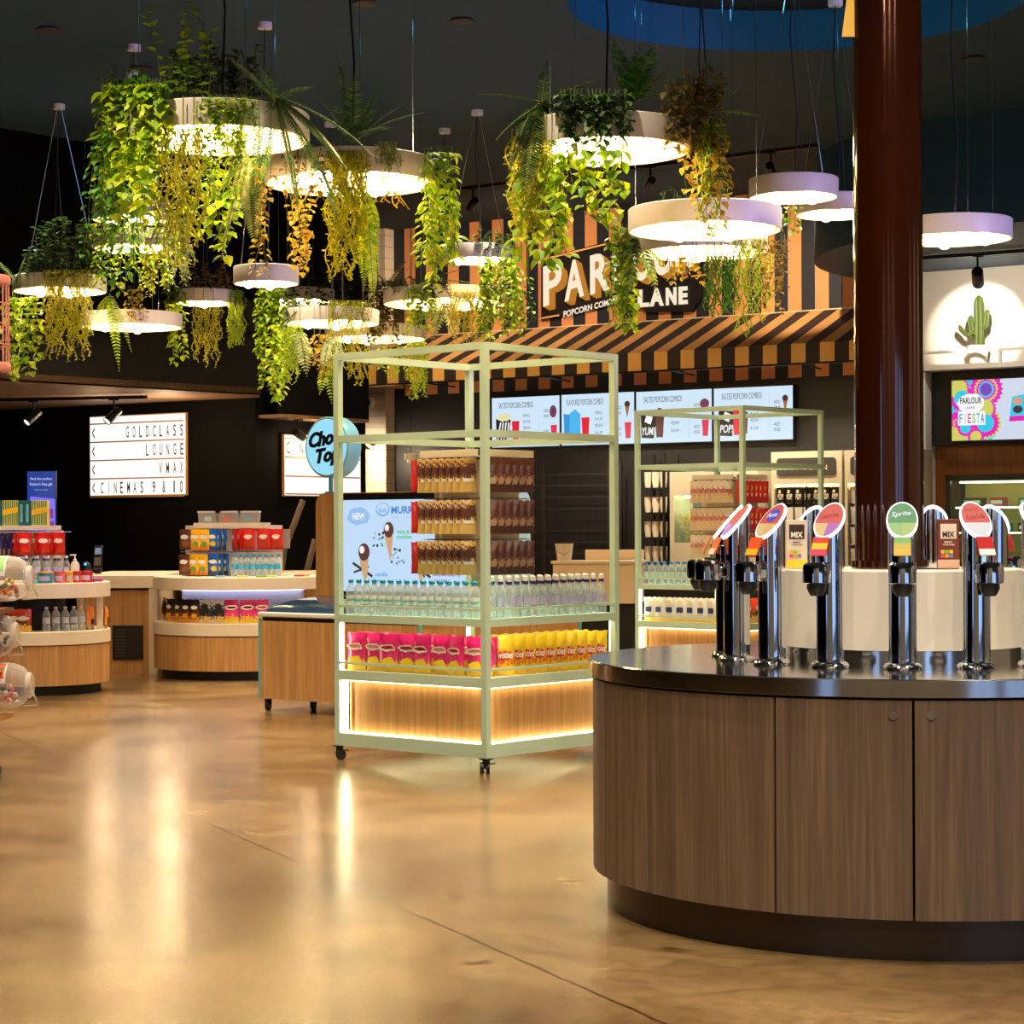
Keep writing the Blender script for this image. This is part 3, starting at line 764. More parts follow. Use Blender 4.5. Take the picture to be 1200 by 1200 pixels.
for ti, (tn, tz) in enumerate(tiers):
    for i in range(7):
        lb = 'cream and red striped pouch on the far cart, %s from the left, %s tier' % (ORD[i], tn)
        p = on(c2, A2, -.2 + i * .062, -.262, tz - .215)
        if ti == 0 and i == 0: h3 = bag('sweet_pouch', lb, 'sweet pouch', P_CR, .11, .21, .028, [('blob', (0, .15, .03, .025), SCRAWL)], 11, 'striped pouches hanging in the far cart', p, -A2 + R(48))
        else: dup(h3, p, -A2 + R(48) + RN.uniform(-.06, .06), lb)
    for i in range(6):
        lb = 'bright red pouch on the far cart, %s from the corner post, %s tier' % (ORD[i], tn)
        p = on(c2, A2, .262, -.16 + i * .068, tz - .215)
        if ti == 0 and i == 0: h4 = bag('sweet_pouch', lb, 'sweet pouch', P_RED, .105, .21, .028, [('rect', (-.02, .02, .06, .09, .006), SCRAWL), ('blob', (0, .14, .02, .03), mat('print_yellow2', (246, 196, 30), .35))], 12, 'red pouches hanging in the far cart', p, math.pi / 2 - A2 - R(45))
        else: dup(h4, p, math.pi / 2 - A2 - R(45) + RN.uniform(-.05, .05), lb)
# ================================================================ shop front: awning, sign, menu screens
aw = thing('awning', 'long striped shop awning with square valance over the menu screens', 'awning', grid(0, 0, 0), -GR)
q = M(); 
AWST = stripes('awning_stripes', (224, 166, 100), (48, 38, 38), .376, 'X', .75, phase=.02)
q.add([(-1.5, -.01, 4.16), (6.05, -.01, 4.16), (6.05, -1.35, 3.63), (-1.5, -1.35, 3.63), (-1.5, -.01, 4.14), (6.05, -.01, 4.14), (6.05, -1.35, 3.61), (-1.5, -1.35, 3.61)],
      [(3, 2, 1, 0), (4, 5, 6, 7), (0, 1, 5, 4), (1, 2, 6, 5), (2, 3, 7, 6), (3, 0, 4, 7)])
q.build('canopy', AWST, aw, smooth=0)
VAL = stripes('valance_squares', (250, 190, 100), (54, 42, 38), .376, 'X', .75, phase=.02)
M().box(-1.5, 6.05, -1.354, -1.346, 3.39, 3.63).build('valance', VAL, aw, smooth=0)
TANF = mat('awning_tan', (240, 180, 100), .75)
for x in (-1.5, 6.05):
    M().add([(x, -1.35, 3.39), (x, -1.35, 3.63), (x, -.01, 4.15), (x, -.01, 3.43), (x + .006, -1.35, 3.39), (x + .006, -1.35, 3.63), (x + .006, -.01, 4.15), (x + .006, -.01, 3.43)],
            [(0, 1, 2, 3), (7, 6, 5, 4), (0, 4, 5, 1), (1, 5, 6, 2), (3, 2, 6, 7), (0, 3, 7, 4)]).build('end_panel', TANF, aw, smooth=0)
for x in (-.6, 1.3, 3.2, 5.0):
    M().tube([(x, -.02, 3.42), (x + .35, -1.33, 3.4)], .012, 6).build('support_arm', BLACK, aw)
M().tube([(-1.5, -1.35, 3.39), (6.05, -1.35, 3.39)], .014, 8).build('front_bar', BLACK, aw)
M().box(-1.5, 6.05, -.03, -.005, 4.155, 4.17).build('top_strip', mat('strip_tan', (226, 196, 160), .5), aw)

# parlour sign
def tw(px, n=.08):
    """distance along the shop wall of the point seen in the photograph at column px"""
    k = (px - 600) / F; g = grid(0, n)
    return (k * g.y - g.x) / (UX - k * UY)
def zw(px, py, n=.08):
    t = tw(px, n); return W(px, py, grid(t, n).y).z
sg = thing('shop_sign', 'black arched shop sign with cream block letters above the awning', 'sign', grid(0, 0, 0), -GR)
pts = [(636, 374), (720, 357), (752, 357), (758, 365), (812, 365), (822, 350), (822, 262), (790, 262), (727, 280), (636, 303)]
poly = [(tw(a), zw(a, b)) for a, b in pts]
M().prism(poly, -.09, -.0).build('board', mat('sign_black', (20, 14, 18), .5), sg, smooth=0)
SGT = mat('sign_gold', (232, 170, 96), .5, emit=0)
def bar(x0, y0, x1, y1, th=.022):
    a = (tw(x0), zw(x0, y0)); b = (tw(x1), zw(x1, y1))
    M().prism([(a[0], a[1] - th), (b[0], b[1] - th), (b[0], b[1]), (a[0], a[1])], -.1, -.085).build('border_line', SGT, sg, smooth=0)
bar(637, 303.5, 727, 281.5); bar(637, 372, 657, 368.5); bar(727, 281.5, 800, 264); bar(812, 323, 829, 321)
LW_ = mat('sign_letter', (255, 236, 206), emit=.95); LO_ = mat('sign_letter_side', (236, 150, 30), .45, emit=.55)
def letters(chars, m_face, m_side):
    for ch, x0, x1, ytop, ybot in chars:
        xc = (x0 + x1) / 2; t0, t1 = tw(x0), tw(x1); z0, z1 = zw(xc, ybot), zw(xc, ytop)
        T = Matrix.Translation(((t0 + t1) / 2, 0, (z0 + z1) / 2)) @ Matrix(((1, 0, 0, 0), (0, 1, 0, 0), (.2, 0, 1, 0), (0, 0, 0, 1)))
        if m_side:
            g = M()
            for i in range(5): g.text(ch, .012 * i + .012, -.012 * i - .012, t1 - t0, z1 - z0, -.165 + .012 * i, T=T, off=.03, ext=.006)
            s = g.build('letter', m_side, sg, smooth=0, label='cream letter with orange block shadow')
            M().text(ch, 0, 0, t1 - t0, z1 - z0, -.175, T=T, off=.03).build('letter_face', m_face, s, smooth=0)
        else:
            M().text(ch, 0, 0, t1 - t0, z1 - z0, -.11, T=T, off=.03, ext=.01).build('letter', m_face, sg, smooth=0)
letters([('P', 642, 664, 310, 357), ('A', 667, 690, 305, 351), ('R', 697, 720, 297, 343), ('L', 725, 743, 290, 335), ('O', 747, 769, 282, 330), ('U', 772, 794, 276, 323), ('R', 797, 818, 270, 316)], LW_, LO_)
s_ = 'POPCORN COMPANY'
T = Matrix.Translation((tw(698), 0, zw(698, 359))) @ Matrix(((1, 0, 0, 0), (0, 1, 0, 0), (.17, 0, 1, 0), (0, 0, 0, 1)))
M().text(s_, 0, 0, tw(734) - tw(662), .085, -.1, T=T, off=.03).build('lettering', LW_, sg, smooth=0)
for ch, x0, x1 in (('L', 750, 763), ('A', 764, 780), ('N', 783, 795), ('E', 798, 808)):
    M().text(ch, (tw(x0) + tw(x1)) / 2, zw(780, 348), tw(x1) - tw(x0), .23, -.11, off=.045, ext=.01).build('letter', LW_, sg, smooth=0)

# menu screens
def screenthing(name, label, cat, loc, rz, w_, h_, d=.06, face=SCREEN, group=None, bez=.012):
    t = thing(name, label, cat, loc, rz, group)
    M().box(-w_ / 2, w_ / 2, 0, d, -h_ / 2, h_ / 2).build('casing', BLACKP, t)
    f = M().box(-w_ / 2 + bez, w_ / 2 - bez, -.002, 0, -h_ / 2 + bez, h_ / 2 - bez).build('display', face, t, smooth=0)
    return t, f
EM = lambda n, c, s=1.0: mat('lit_' + n, c, emit=s)
def pic(f, name, m, polys, y=-.004):
    q = M()
    for p in polys: q.add([(x, y, z) for x, z in p], [tuple(range(len(p)))])
    return q.build(name, m, f, smooth=0)
def cup(x, z, w_, h_): return [(x - w_ * .36, z), (x + w_ * .36, z), (x + w_ / 2, z + h_), (x - w_ / 2, z + h_)]
def rect(x0, x1, z0, z1): return [(x0, z0), (x1, z0), (x1, z1), (x0, z1)]
xs = [576, 657.5, 745, 836, 931]
TITLES = ['SALTED POPCORN COMBOS', 'FLAVOURED POPCORN COMBOS', 'SALTED POPCORN COMBOS', 'SALTED POPCORN COMBOS']
DES = ['lit menu screen with popcorn tub, leftmost of the row', 'lit menu screen with a bright blue popcorn box', 'lit menu screen with brown shake and black YUM box', 'lit menu screen with red cup, rightmost of the row']
for i in range(4):
    t0, t1 = tw(xs[i], .1), tw(xs[i + 1], .1); wd = t1 - t0 - .01
    zb, zt = zw((xs[i] + xs[i + 1]) / 2, [525, 522.5, 520, 517.5][i] - .5, .1), zw((xs[i] + xs[i + 1]) / 2, [464, 460, 456.5, 452.5][i], .1)
    hh = zt - zb
    t, f = screenthing('menu_screen', DES[i], 'menu screen', grid((t0 + t1) / 2, .1, (zb + zt) / 2), -GR, wd, hh, .08, group='menu screens in a row under the awning')
    X = lambda u: -wd / 2 + u * wd; Z = lambda v: -hh / 2 + v * hh
    q = M().text(TITLES[i], X(.36 if i != 1 else .33), Z(.83), wd * .5, hh * .11, -.004)
    for k, v in enumerate((.62, .5, .38, .24)):
        q.text(('SMALL', '$14.50', 'MEDIUM', '$16.50')[k], X(.52), Z(v), wd * .1, hh * .06, -.004)
    for k, v in enumerate((.7, .6, .3, .2)):
        q.text(('ADD', 'ONE', 'ADD', 'UPSIZE')[k], X(.8 if i != 1 else .78), Z(v), wd * .08, hh * .06, -.004)
    q.build('lettering', INKB, f, smooth=0)
    pic(f, 'divider', EM('rule', (150, 180, 205)), [rect(X(.7), X(.703), Z(.08), Z(.8)), rect(X(.7), X(.95), Z(.45), Z(.453))])
    if i in (0, 2, 3):
        pic(f, 'popcorn_box', EM('ink', (14, 14, 18), .1 + 1e-3), [[(X(.08), Z(.12)), (X(.24), Z(.1)), (X(.29), Z(.55)), (X(.07), Z(.58))]])
        q = M()
        if i == 0:
            pic(f, 'popcorn', EM('pop', (226, 224, 170)), [blob(X(.18), Z(.6), wd * .1, hh * .08, seed=5)], -.0045)
            for k in range(4): q.add([(x, -.005, z) for x, z in [(X(.09 + .045 * k), Z(.16)), (X(.105 + .045 * k), Z(.16)), (X(.15 + .04 * k), Z(.5)), (X(.13 + .04 * k), Z(.5))]], [(0, 1, 2, 3)])
        else:
            q.text('YUM!' if i == 2 else 'POP!', X(.17), Z(.24), wd * .17, hh * .15, -.005, shear=.2, off=.02)
            q.add([(x, -.005, z) for x, z in [(X(.12), Z(.42)), (X(.2), Z(.36)), (X(.23), Z(.5)), (X(.15), Z(.56))]], [(0, 1, 2, 3)])
        q.build('box_print', EM('white', (244, 246, 250)), f, smooth=0)
    if i == 0: pic(f, 'cup', EM('red', (226, 24, 50)), [cup(X(.36), Z(.12), wd * .11, hh * .4)], -.006)
    if i == 1:
        pic(f, 'popcorn_box', EM('box_blue', (40, 150, 220)), [[(X(.05), Z(.12)), (X(.12), Z(.1)), (X(.12), Z(.6)), (X(.04), Z(.62))]])
        pic(f, 'popcorn_box', EM('box_sky', (70, 180, 236)), [[(X(.12), Z(.1)), (X(.27), Z(.12)), (X(.27), Z(.6)), (X(.2), Z(.7)), (X(.12), Z(.62))]])
        pic(f, 'cup', EM('red', (226, 24, 50)), [cup(X(.34), Z(.12), wd * .11, hh * .42)], -.006)
    if i == 2: pic(f, 'shake', EM('choc', (96, 52, 48)), [cup(X(.32), Z(.12), wd * .12, hh * .45), disc(X(.32), Z(.6), hh * .07, 16)], -.006)
    if i == 3:
        pic(f, 'cup', EM('red', (226, 24, 50)), [cup(X(.3), Z(.12), wd * .1, hh * .5)], -.006)
        pic(f, 'shake', EM('choc', (96, 52, 48)), [cup(X(.4), Z(.14), wd * .08, hh * .4)], -.0055)
    if i in (0,): pic(f, 'sundae', EM('plum', (110, 50, 80)), [disc(X(.9), Z(.68), hh * .12, 16, wd * .05)])
    if i in (1, 3): pic(f, 'cone', EM('cone', (160, 100, 70)), [[(X(.9), Z(.5)), (X(.93), Z(.72)), (X(.87), Z(.72))]]); pic(f, 'scoop', EM('scoop', (60, 34, 32)), [disc(X(.9), Z(.76), hh * .06, 14)])
    if i == 2: pic(f, 'sundae', EM('plum', (110, 50, 80)), [disc(X(.9), Z(.72), hh * .09, 16, wd * .06)])
    if i in (0, 1, 2): pic(f, 'cup', EM('pinkcup', (224, 40, 80)), [cup(X(.91), Z(.12), wd * .09, hh * .3)])

# ================================================================ right wall: shelf, cactus, screen, display fridge
sh = thing('display_ledge', 'long white framed shelf on the white wall holding the cactus', 'shelf', grid(0, 0, 0), -GR)
M().box(6.2, 9.4, -.42, -.001, 3.31, 3.37).build('shelf_board', WHITE, sh)
M().box(6.2, 9.4, -.42, -.395, 3.5, 3.535).build('front_rail', WHITE, sh)
for x in (6.21, 7.47, 8.8): M().box(x, x + .035, -.42, -.395, 3.37, 3.5).build('divider', WHITE, sh)
tc_ = tw(1147, .22)
cx = thing('potted_cactus', 'branching green cactus in a white pot on the white shelf', 'potted plant', grid(tc_, .22, 3.37), -GR)
M().lathe([(.001, 0), (.1, 0), (.13, .2), (.135, .22), (.12, .22), (.115, .19), (.001, .19)], 28).build('pot', WHITE, cx)
M().cyl(.114, .17, .195, 24).build('soil', mat('soil', (60, 44, 32), .9), cx)
def cactus_arm(pts, r):
    q = M(); pts = [Vector(p) for p in pts]; n = 18; vs = []; fs = []; K = len(pts)
    for i, p in enumerate(pts):
        d = (pts[min(i + 1, K - 1)] - pts[max(i - 1, 0)]).normalized(); a = d.cross(Vector((0, 1, 0))).normalized(); b = d.cross(a)
        rr = r * (1 if i < K - 2 else (.75 if i == K - 2 else .12))
        for j in range(n):
            q_ = rr * (1 if j % 2 else .8); vs.append(p + a * q_ * math.cos(2 * math.pi * j / n) + b * q_ * math.sin(2 * math.pi * j / n))
    for i in range(K - 1): fs += [(i * n + j, i * n + (j + 1) % n, (i + 1) * n + (j + 1) % n, (i + 1) * n + j) for j in range(n)]
    fs.append(tuple(range((K - 1) * n, K * n))); return q.add(vs, fs)
CG = mat('cactus_green', (66, 84, 30), .6)
cactus_arm([(.02, 0, .19), (.02, 0, .4), (.02, 0, .6), (.015, 0, .74), (.015, 0, .79), (.015, 0, .82)], .058).build('stem', CG, cx, smooth=0)
cactus_arm([(.03, 0, .4), (.1, 0, .45), (.115, 0, .55), (.115, 0, .62), (.115, 0, .65)], .04).build('arm', CG, cx, smooth=0)
cactus_arm([(0, 0, .36), (-.07, 0, .4), (-.09, 0, .5), (-.09, 0, .56), (-.09, 0, .59)], .045).build('arm', CG, cx, smooth=0)
cactus_arm([(-.06, -.02, .34), (-.14, -.02, .36), (-.2, -.02, .42), (-.22, -.02, .46), (-.225, -.02, .48)], .03).build('arm', CG, cx, smooth=0)

o = M().box(6.52, 9.0, -.12, -.001, 2.42, 3.3).build('screen_recess', DARK, loc=grid(0), rz=-GR, smooth=0)
tag(o, 'black backing box behind the colourful advertising screen', 'backing box')
t0 = tw(1116, .16); wd = 1.34; hh = .755; zc = zw(1150, 480.5, .16)
tv, f = screenthing('advertising_screen', 'wall screen with pink, blue and lime rosettes reading FIESTA', 'screen', grid(t0 + wd / 2, .2, zc), -GR, wd, hh, .075, EM('tv', (206, 216, 236)), bez=.018)
xl = -wd / 2 + .018; zl = -hh / 2 + .018; hx = hh - .036
def clipr(poly, x0, x1, z0, z1):
    for ax, lim, sg_ in ((0, x0, 1), (0, x1, -1), (1, z0, 1), (1, z1, -1)):
        out = []
        for i in range(len(poly)):
            a, b = poly[i - 1], poly[i]; ia, ib = sg_ * (a[ax] - lim) >= 0, sg_ * (b[ax] - lim) >= 0
            if ia != ib:
                k = (lim - a[ax]) / (b[ax] - a[ax]); out.append((a[0] + k * (b[0] - a[0]), a[1] + k * (b[1] - a[1])))
            if ib: out.append(b)
        poly = out
        if not poly: break
    return poly
PINK, CYAN, LIME, PURP = EM('magenta', (226, 20, 180)), EM('cyan', (30, 200, 230)), EM('lime', (206, 206, 96)), EM('violet', (120, 60, 190))
edge = [(xl, zl), (xl + .5, zl)] + [(xl + .5 + .04 * math.sin(i * 1.3), zl + hx * i / 14) for i in range(1, 14)] + [(xl + .5, zl + hx), (xl, zl + hx)]
pic(f, 'backdrop', CYAN, [edge], -.003)
def scallop(cx_, cz, r, m, y, k=22, amp=.08):
    p = [(xl + cx_ + r * (1 + amp * math.cos(k * a)) * math.cos(a), zl + cz + r * (1 + amp * math.cos(k * a)) * math.sin(a)) for a in [2 * math.pi * i / 88 for i in range(88)]]
    p = clipr(p, xl, xl + 1.2, zl, zl + hx)
    pic(f, 'rosette', m, [p], y)
for (a, b, rs) in ((.08, .62, [(.14, PINK), (.115, LIME)]), (.43, .6, [(.2, PINK), (.145, LIME), (.12, PINK), (.095, CYAN), (.075, PURP)]), (.13, .5, [(.15, PINK), (.1, CYAN)]), (.4, .37, [(.15, PINK), (.12, LIME)]),
                   (.07, .1, [(.16, LIME)]), (.07, .25, [(.1, PINK)]), (.42, .2, [(.19, LIME), (.165, PINK), (.105, CYAN)]), (.17, .15, [(.1, PINK), (.065, CYAN)]), (.3, .04, [(.1, PINK), (.07, LIME)])):
    for j, (r_, m_) in enumerate(rs): scallop(a, b, r_, m_, -.0035 - .0004 * j - .00006 * (a * 100 % 7))
EW = EM('white', (244, 246, 250))
pic(f, 'title_cloud', EW, [blob(xl + .24, zl + .44, .17, .12, wob=.06), rect(xl + .08, xl + .42, zl + .18, zl + .345)], -.0065)
M().text('PARLOUR', xl + .24, zl + .475, .27, .075, -.0075, off=.02).text('- LANE -', xl + .24, zl + .39, .15, .03, -.0075).build('lettering', INK, f, smooth=0)
for i, (ch, cc) in enumerate(zip('FIESTA', [(30, 180, 210), (240, 190, 60), (200, 40, 150), (120, 190, 60), (40, 180, 200), (110, 60, 180)])):
    M().text(ch, xl + .115 + i * .054, zl + .262, .04 if ch != 'I' else .01, .115, -.0075, off=.015).build('lettering', EM('fi%d' % i, cc), f, smooth=0)
pic(f, 'gift_box', CYAN, [[(xl + .72, zl + .27), (xl + 1.1, zl + .3), (xl + 1.1, zl + .56), (xl + .75, zl + .5)]], -.004)
pic(f, 'gift_box', PINK, [[(xl + .71, zl + .21), (xl + 1.1, zl + .22), (xl + 1.1, zl + .29), (xl + .72, zl + .27)]], -.0045)
pic(f, 'sweet', EM('tan', (214, 150, 130)), [disc(xl + .82, zl + .45, .045, 20, .06)], -.005); pic(f, 'sweet', EM('darkchoc', (60, 40, 60)), [disc(xl + .82, zl + .35, .045, 20, .06)], -.005)
pic(f, 'sweet', EM('amber', (200, 130, 40)), [disc(xl + .98, zl + .45, .045, 20, .06)], -.005)

t0 = tw(1108, .55)
fr = thing('display_fridge', 'black framed glass display fridge with cake boxes at the right edge', 'fridge', grid(t0, .55, 0), -GR)
q = M()
for x in (0, 2.0): q.box(x, x + .06, 0, .06, 1.0, 2.05); q.box(x, x + .06, .48, .54, 1.0, 2.05)
q.box(0, 2.06, 0, .54, 1.98, 2.05); q.box(0, 2.06, 0, .54, .95, 1.02); q.build('frame', BLACK, fr)
M().box(.06, 2.0, .48, .5, 1.02, 1.98).build('back_panel', mat('fridge_back', (220, 180, 110), .5), fr)
M().box(.06, 2.0, .02, .028, 1.02, 1.98).build('glass_door', GLASS, fr)
M().box(0, 2.06, 0, .54, 0, .95).build('base', DARK, fr)
for z in (1.36, 1.66): M().box(.07, 1.99, .08, .46, z, z + .012).build('shelf', GLASS, fr)
M().box(.1, 1.98, .07, .08, 1.655, 1.672).box(.1, 1.98, .07, .08, 1.36, 1.372).box(.1, 1.98, .2, .22, 1.955, 1.975).build('led_strip', LEDW, fr)
for j, (x, z, cc, ww) in enumerate(((.28, 1.68, (86, 60, 52), .24), (.58, 1.68, (226, 70, 110), .16), (.98, 1.68, (90, 150, 130), .26), (.3, 1.38, (40, 90, 80), .24), (.62, 1.38, (90, 150, 130), .22), (.95, 1.38, (60, 50, 46), .22))):
    o = M().box(-ww / 2, ww / 2, 0, .16, 0, .1).box(-ww * .42, ww * .42, -.002, 0, .03, .07, 1).build('cake_box', [mat('cakebox_%d' % j, cc, .5), SCRAWL], loc=grid(t0 + x, .42, z), rz=-GR)
    tag(o, ['dark brown cake box on the upper fridge shelf', 'pink cake box on the upper fridge shelf', 'pale green cake box on the upper fridge shelf', 'dark green cake box on the lower fridge shelf', 'pale green cake box on the lower fridge shelf', 'near black cake box on the lower fridge shelf'][j], 'cake box', 'cake boxes in the display fridge')

# ================================================================ popcorn bar behind the far cart
bc = thing('popcorn_counter', 'dark service counter carrying the popcorn cabinets', 'counter', grid(0), -GR)
M().box(3.12, 6.2, -.9, -.002, 0, .92).build('body', DARK, bc); M().box(3.1, 6.2, -.93, -.002, .92, .95).build('worktop', BLACK, bc)
t0 = tw(785, .7)
pm = thing('popcorn_cabinet', 'steel popcorn cabinet with lit heap of yellow popcorn behind glass', 'popcorn cabinet', grid(t0, .7, .95), -GR)
M().box(0, 1.25, .0, .55, 0, .3).box(0, 1.25, 0, .55, .9, 1.2).box(0, .06, 0, .55, .3, .9).box(1.19, 1.25, 0, .55, .3, .9).build('casing', mat('steel_light', (214, 202, 178), .35, .3), pm)
M().box(.06, 1.19, .5, .55, .3, .9).build('back_panel', mat('cabinet_dark', (40, 34, 26), .5), pm)
M().box(.06, 1.19, .01, .018, .3, .9).build('glass_pane', GLASS, pm)
M().prism(rounded(.35, .95, .97, 1.13, .04), -.01, 0).build('name_plate', BLACK, pm)
M().text('POPCORN', .65, 1.05, .42, .07, -.012).build('lettering', SCRAWL, pm, smooth=0)
M().box(.1, 1.15, .2, .25, .87, .895).build('led_strip', LEDW, pm)
q = M(); rp = random.Random(3)
for _ in range(700):
    x, y = rp.uniform(.09, 1.16), rp.uniform(.05, .45); q.ball(.022, (x, y, (.32 + rp.random() * .34)), 6, 4)
s = q.build('popcorn', mat('popcorn_yellow', (250, 204, 50), .7), pm); s['kind'] = 'stuff'
lamp('popcorn_fill', 'POINT', tuple(pm.matrix_basis @ Vector((.62, .2, .84))), 22, (1, .82, .5), .04)  # fill point added beside the led strip to brighten the popcorn
M().box(.5, .62, -.012, 0, .08, .24).build('control_plate', BLACK, pm)
t0 = tw(904, .7)
def crate(label, px, wbox):
    t = thing('popcorn_warmer', label, 'popcorn warmer', grid(tw(px, .7), .7, .95), -GR, 'steel popcorn warmers against the black wall')
    M().box(0, wbox, 0, .55, 1.02, 1.42).box(0, .04, 0, .55, 0, 1.02).box(wbox - .04, wbox, 0, .55, 0, 1.02).box(0, wbox, .5, .55, 0, 1.02).box(0, wbox, 0, .55, 0, .03).build('casing', mat('steel_light'), t)
    M().prism(rounded(.08, wbox - .08, 1.12, 1.34, .04), -.012, 0).build('name_plate', mat('plate_grey', (60, 56, 54), .4), t)
    M().text('POPCORN', wbox / 2, 1.22, wbox * .6, .06, -.014).build('lettering', CREAM, t, smooth=0)
    M().box(.04, wbox - .04, .05, .08, .99, 1.015).build('led_strip', mat('led_amber', (255, 216, 110), emit=16), t)
    for z in (.27, .52, .76): M().box(.04, wbox - .04, .02, .5, z, z + .015).build('shelf', STEEL, t)
    if wbox > .5: M().box(wbox / 2 - .012, wbox / 2 + .012, .0, .02, .03, 1.0).build('mullion', STEEL, t)
    return t
pw = crate('steel popcorn warmer with lit header left of the bronze column', 904, .95)
pw2 = crate('steel popcorn warmer partly hidden behind the bronze column', 990, .9)
n = 0
def pbox(label, loc, printed, rz=0):
    t = thing('popcorn_box', label, 'popcorn box', loc, rz, 'popcorn boxes in the steel warmers')
    M().lathe([(.055, 0), (.075, .2)], 4, T=Matrix.Rotation(R(45), 4, 'Z')).box(-.04, .04, -.04, .04, 0, .005).build('carton', BLACK if printed else mat('carton_white', (226, 220, 208), .5), t, smooth=0)
    if printed: M().text('POP!', 0, .09, .075, .07, -.0505, off=.02, shear=.15).add([(-.03, -.053, .14), (.0, -.053, .13), (.01, -.053, .17), (-.02, -.053, .18)], [(0, 1, 2, 3)]).build('lettering', CREAM, t, smooth=0)
    return t
base1 = base2 = None
for wi, (px, nb, where) in enumerate(((904, 7, 'left'), (990, 6, 'right'))):
    t0 = tw(px, .7)
    for si, (z, sn, printed) in enumerate(((.775, 'top', wi == 0), (.535, 'second', False), (.285, 'third', False), (.03, 'bottom', False))):
        for i in range(nb):
            lb = '%s popcorn carton, %s from the left on the %s shelf of the %s warmer' % ('black printed' if printed else 'white', ORD[i], sn, where)
            p = grid(t0 + .11 + i * .122, .62, .95 + z + .001)
            if printed:
                if base1 is None: base1 = pbox(lb, p, True, -GR)
                else: dup(base1, p, -GR, lb)
            else:
                if base2 is None: base2 = pbox(lb, p, False, -GR)
                else: dup(base2, p, -GR, lb)
for t_ in (2.3, 3.7, 5.0): lamp('awning_fill', 'SPOT', grid(t_, 1.15, 3.35), 260, (1, .84, .6), .05, angle=120, blend=.8, aim=grid(t_, .6, 0))  # unseen spots added under the awning to lift the dim popcorn bar
# cup stacks on a dark rack
t0 = tw(748, .5)
cr = thing('cup_rack', 'dark rack of pale cup stacks left of the popcorn cabinet', 'rack', grid(t0, .5, 0), -GR)
q = M()
for x in (0, .36): q.box(x, x + .03, 0, .03, 0, 2.4).box(x, x + .03, .37, .4, 0, 2.4)
q.build('frame', BLACK, cr)
for z in (.98, 1.3, 1.62, 1.94): M().box(0, .39, 0, .4, z, z + .02).build('shelf', BLACK, cr)
c0 = None
for zi, z in enumerate((1.0, 1.32, 1.64, 1.96)):
    for i in range(3):
        lb = 'stack of pale paper cups, %s from left on the %s rack shelf from below' % (ORD[i], ORD[zi])
        p = grid(t0 + .09 + i * .115, .4, z + .001)
        if c0 is None:
            c0 = thing('cup_stack', lb, 'cup stack', p, -GR, 'cup stacks on the dark rack')
            q = M()
            for k in range(6): q.lathe([(.036 + .002 * 0, .018 * k), (.05, .11 + .018 * k)], 16)
            q.build('cups', mat('cup_paper', (224, 208, 188), .6), c0)
        else: dup(c0, p, -GR, lb)
# pale till counter with bucket, and dark oven behind
ck = W(648, 660, 25.4)
pc = thing('till_counter', 'pale service counter with raised back between the two carts', 'counter', (ck.x, ck.y, 0), -R(15))
M().box(0, .98, 0, .6, .55, 1.02).build('front_panel', mat('counter_peach', (236, 210, 176), .4), pc); M().box(.03, .95, .05, .6, 0, .55).build('base', DARK, pc)
M().box(-.02, 1.0, -.02, .62, 1.02, 1.055).build('worktop', CREAM, pc)
M().box(.28, .98, .5, .62, 1.055, 1.18).build('upstand', mat('counter_peach'), pc)
p = pc.location
bk = thing('bucket', 'pale paper bucket standing on the service counter', 'bucket', (p.x + .14, p.y + .25, 1.057), 0)
M().lathe([(.001, 0), (.085, 0), (.11, .19), (.115, .19), (.115, .2), (.105, .2)], 24).build('tub', mat('cup_paper'), bk)
M().tube([(-.1, 0, .17), (-.08, -.08, .1), (0, -.11, .07), (.08, -.08, .1), (.1, 0, .17)], .003, 5).build('wire_handle', STEEL, bk)
ov = thing('oven_rack', 'tall dark wire rack against the black grooved wall', 'rack', grid(tw(622, .5), .5, 0), -GR)
q = M()
for x in (0, 1.2): q.box(x, x + .03, 0, .03, 0, 2.3).box(x, x + .03, .3, .33, 0, 2.3)
q.build('frame', mat('rack_dark', (44, 36, 30), .5), ov)
for k in range(12): M().box(.03, 1.2, .0, .012, .5 + k * .15, .508 + k * .15).box(.03, 1.2, .3, .312, .5 + k * .15, .508 + k * .15).build('wire_shelf', mat('rack_dark'), ov)
# ================================================================ ice cream freezer island
FA = R(39); FC = Vector((-2.037, 17.09, 0)); FD = Vector((math.cos(FA), -math.sin(FA), 0)); FN = Vector((math.sin(FA), math.cos(FA), 0))
def fx(px, y):
    """place along the freezer front of what the photograph shows at column px, y metres behind the front"""
    k = (px - 600) / F; g = FC + FN * y
    return (k * g.y - g.x) / (FD.x - k * FD.y)
def fz(px, py, y):
    return W(px, py, (FC + FN * y + FD * fx(px, y)).y).z
fz_ = thing('ice_cream_freezer', 'oak clad ice cream freezer on castors with teal edges', 'freezer', FC, -FA)
M().box(.02, 1.712, 0.004, 2.0, .1, .72).build('body', OAK, fz_)
for x, y in ((0, 0), (1.71, 0), (1.71, 1.98)): M().box(x, x + .022, y, y + .022, .1, .74).build('corner_trim', TEALM, fz_)
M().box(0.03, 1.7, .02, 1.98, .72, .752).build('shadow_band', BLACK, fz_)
M().box(-.005, 1.737, -.005, .8, .752, .79).build('rim', WHITE, fz_, bevel=.01); M().box(-.005, 1.737, 1.27, 2.0, .752, .79).build('rim', WHITE, fz_, bevel=.01)
q = M(); pr = [(.03, .79), (.12, .83), (.3, .868), (.55, .89), (.78, .895)]
vs = [(x, y, z) for y, z in pr for x in (.04, 1.69)]
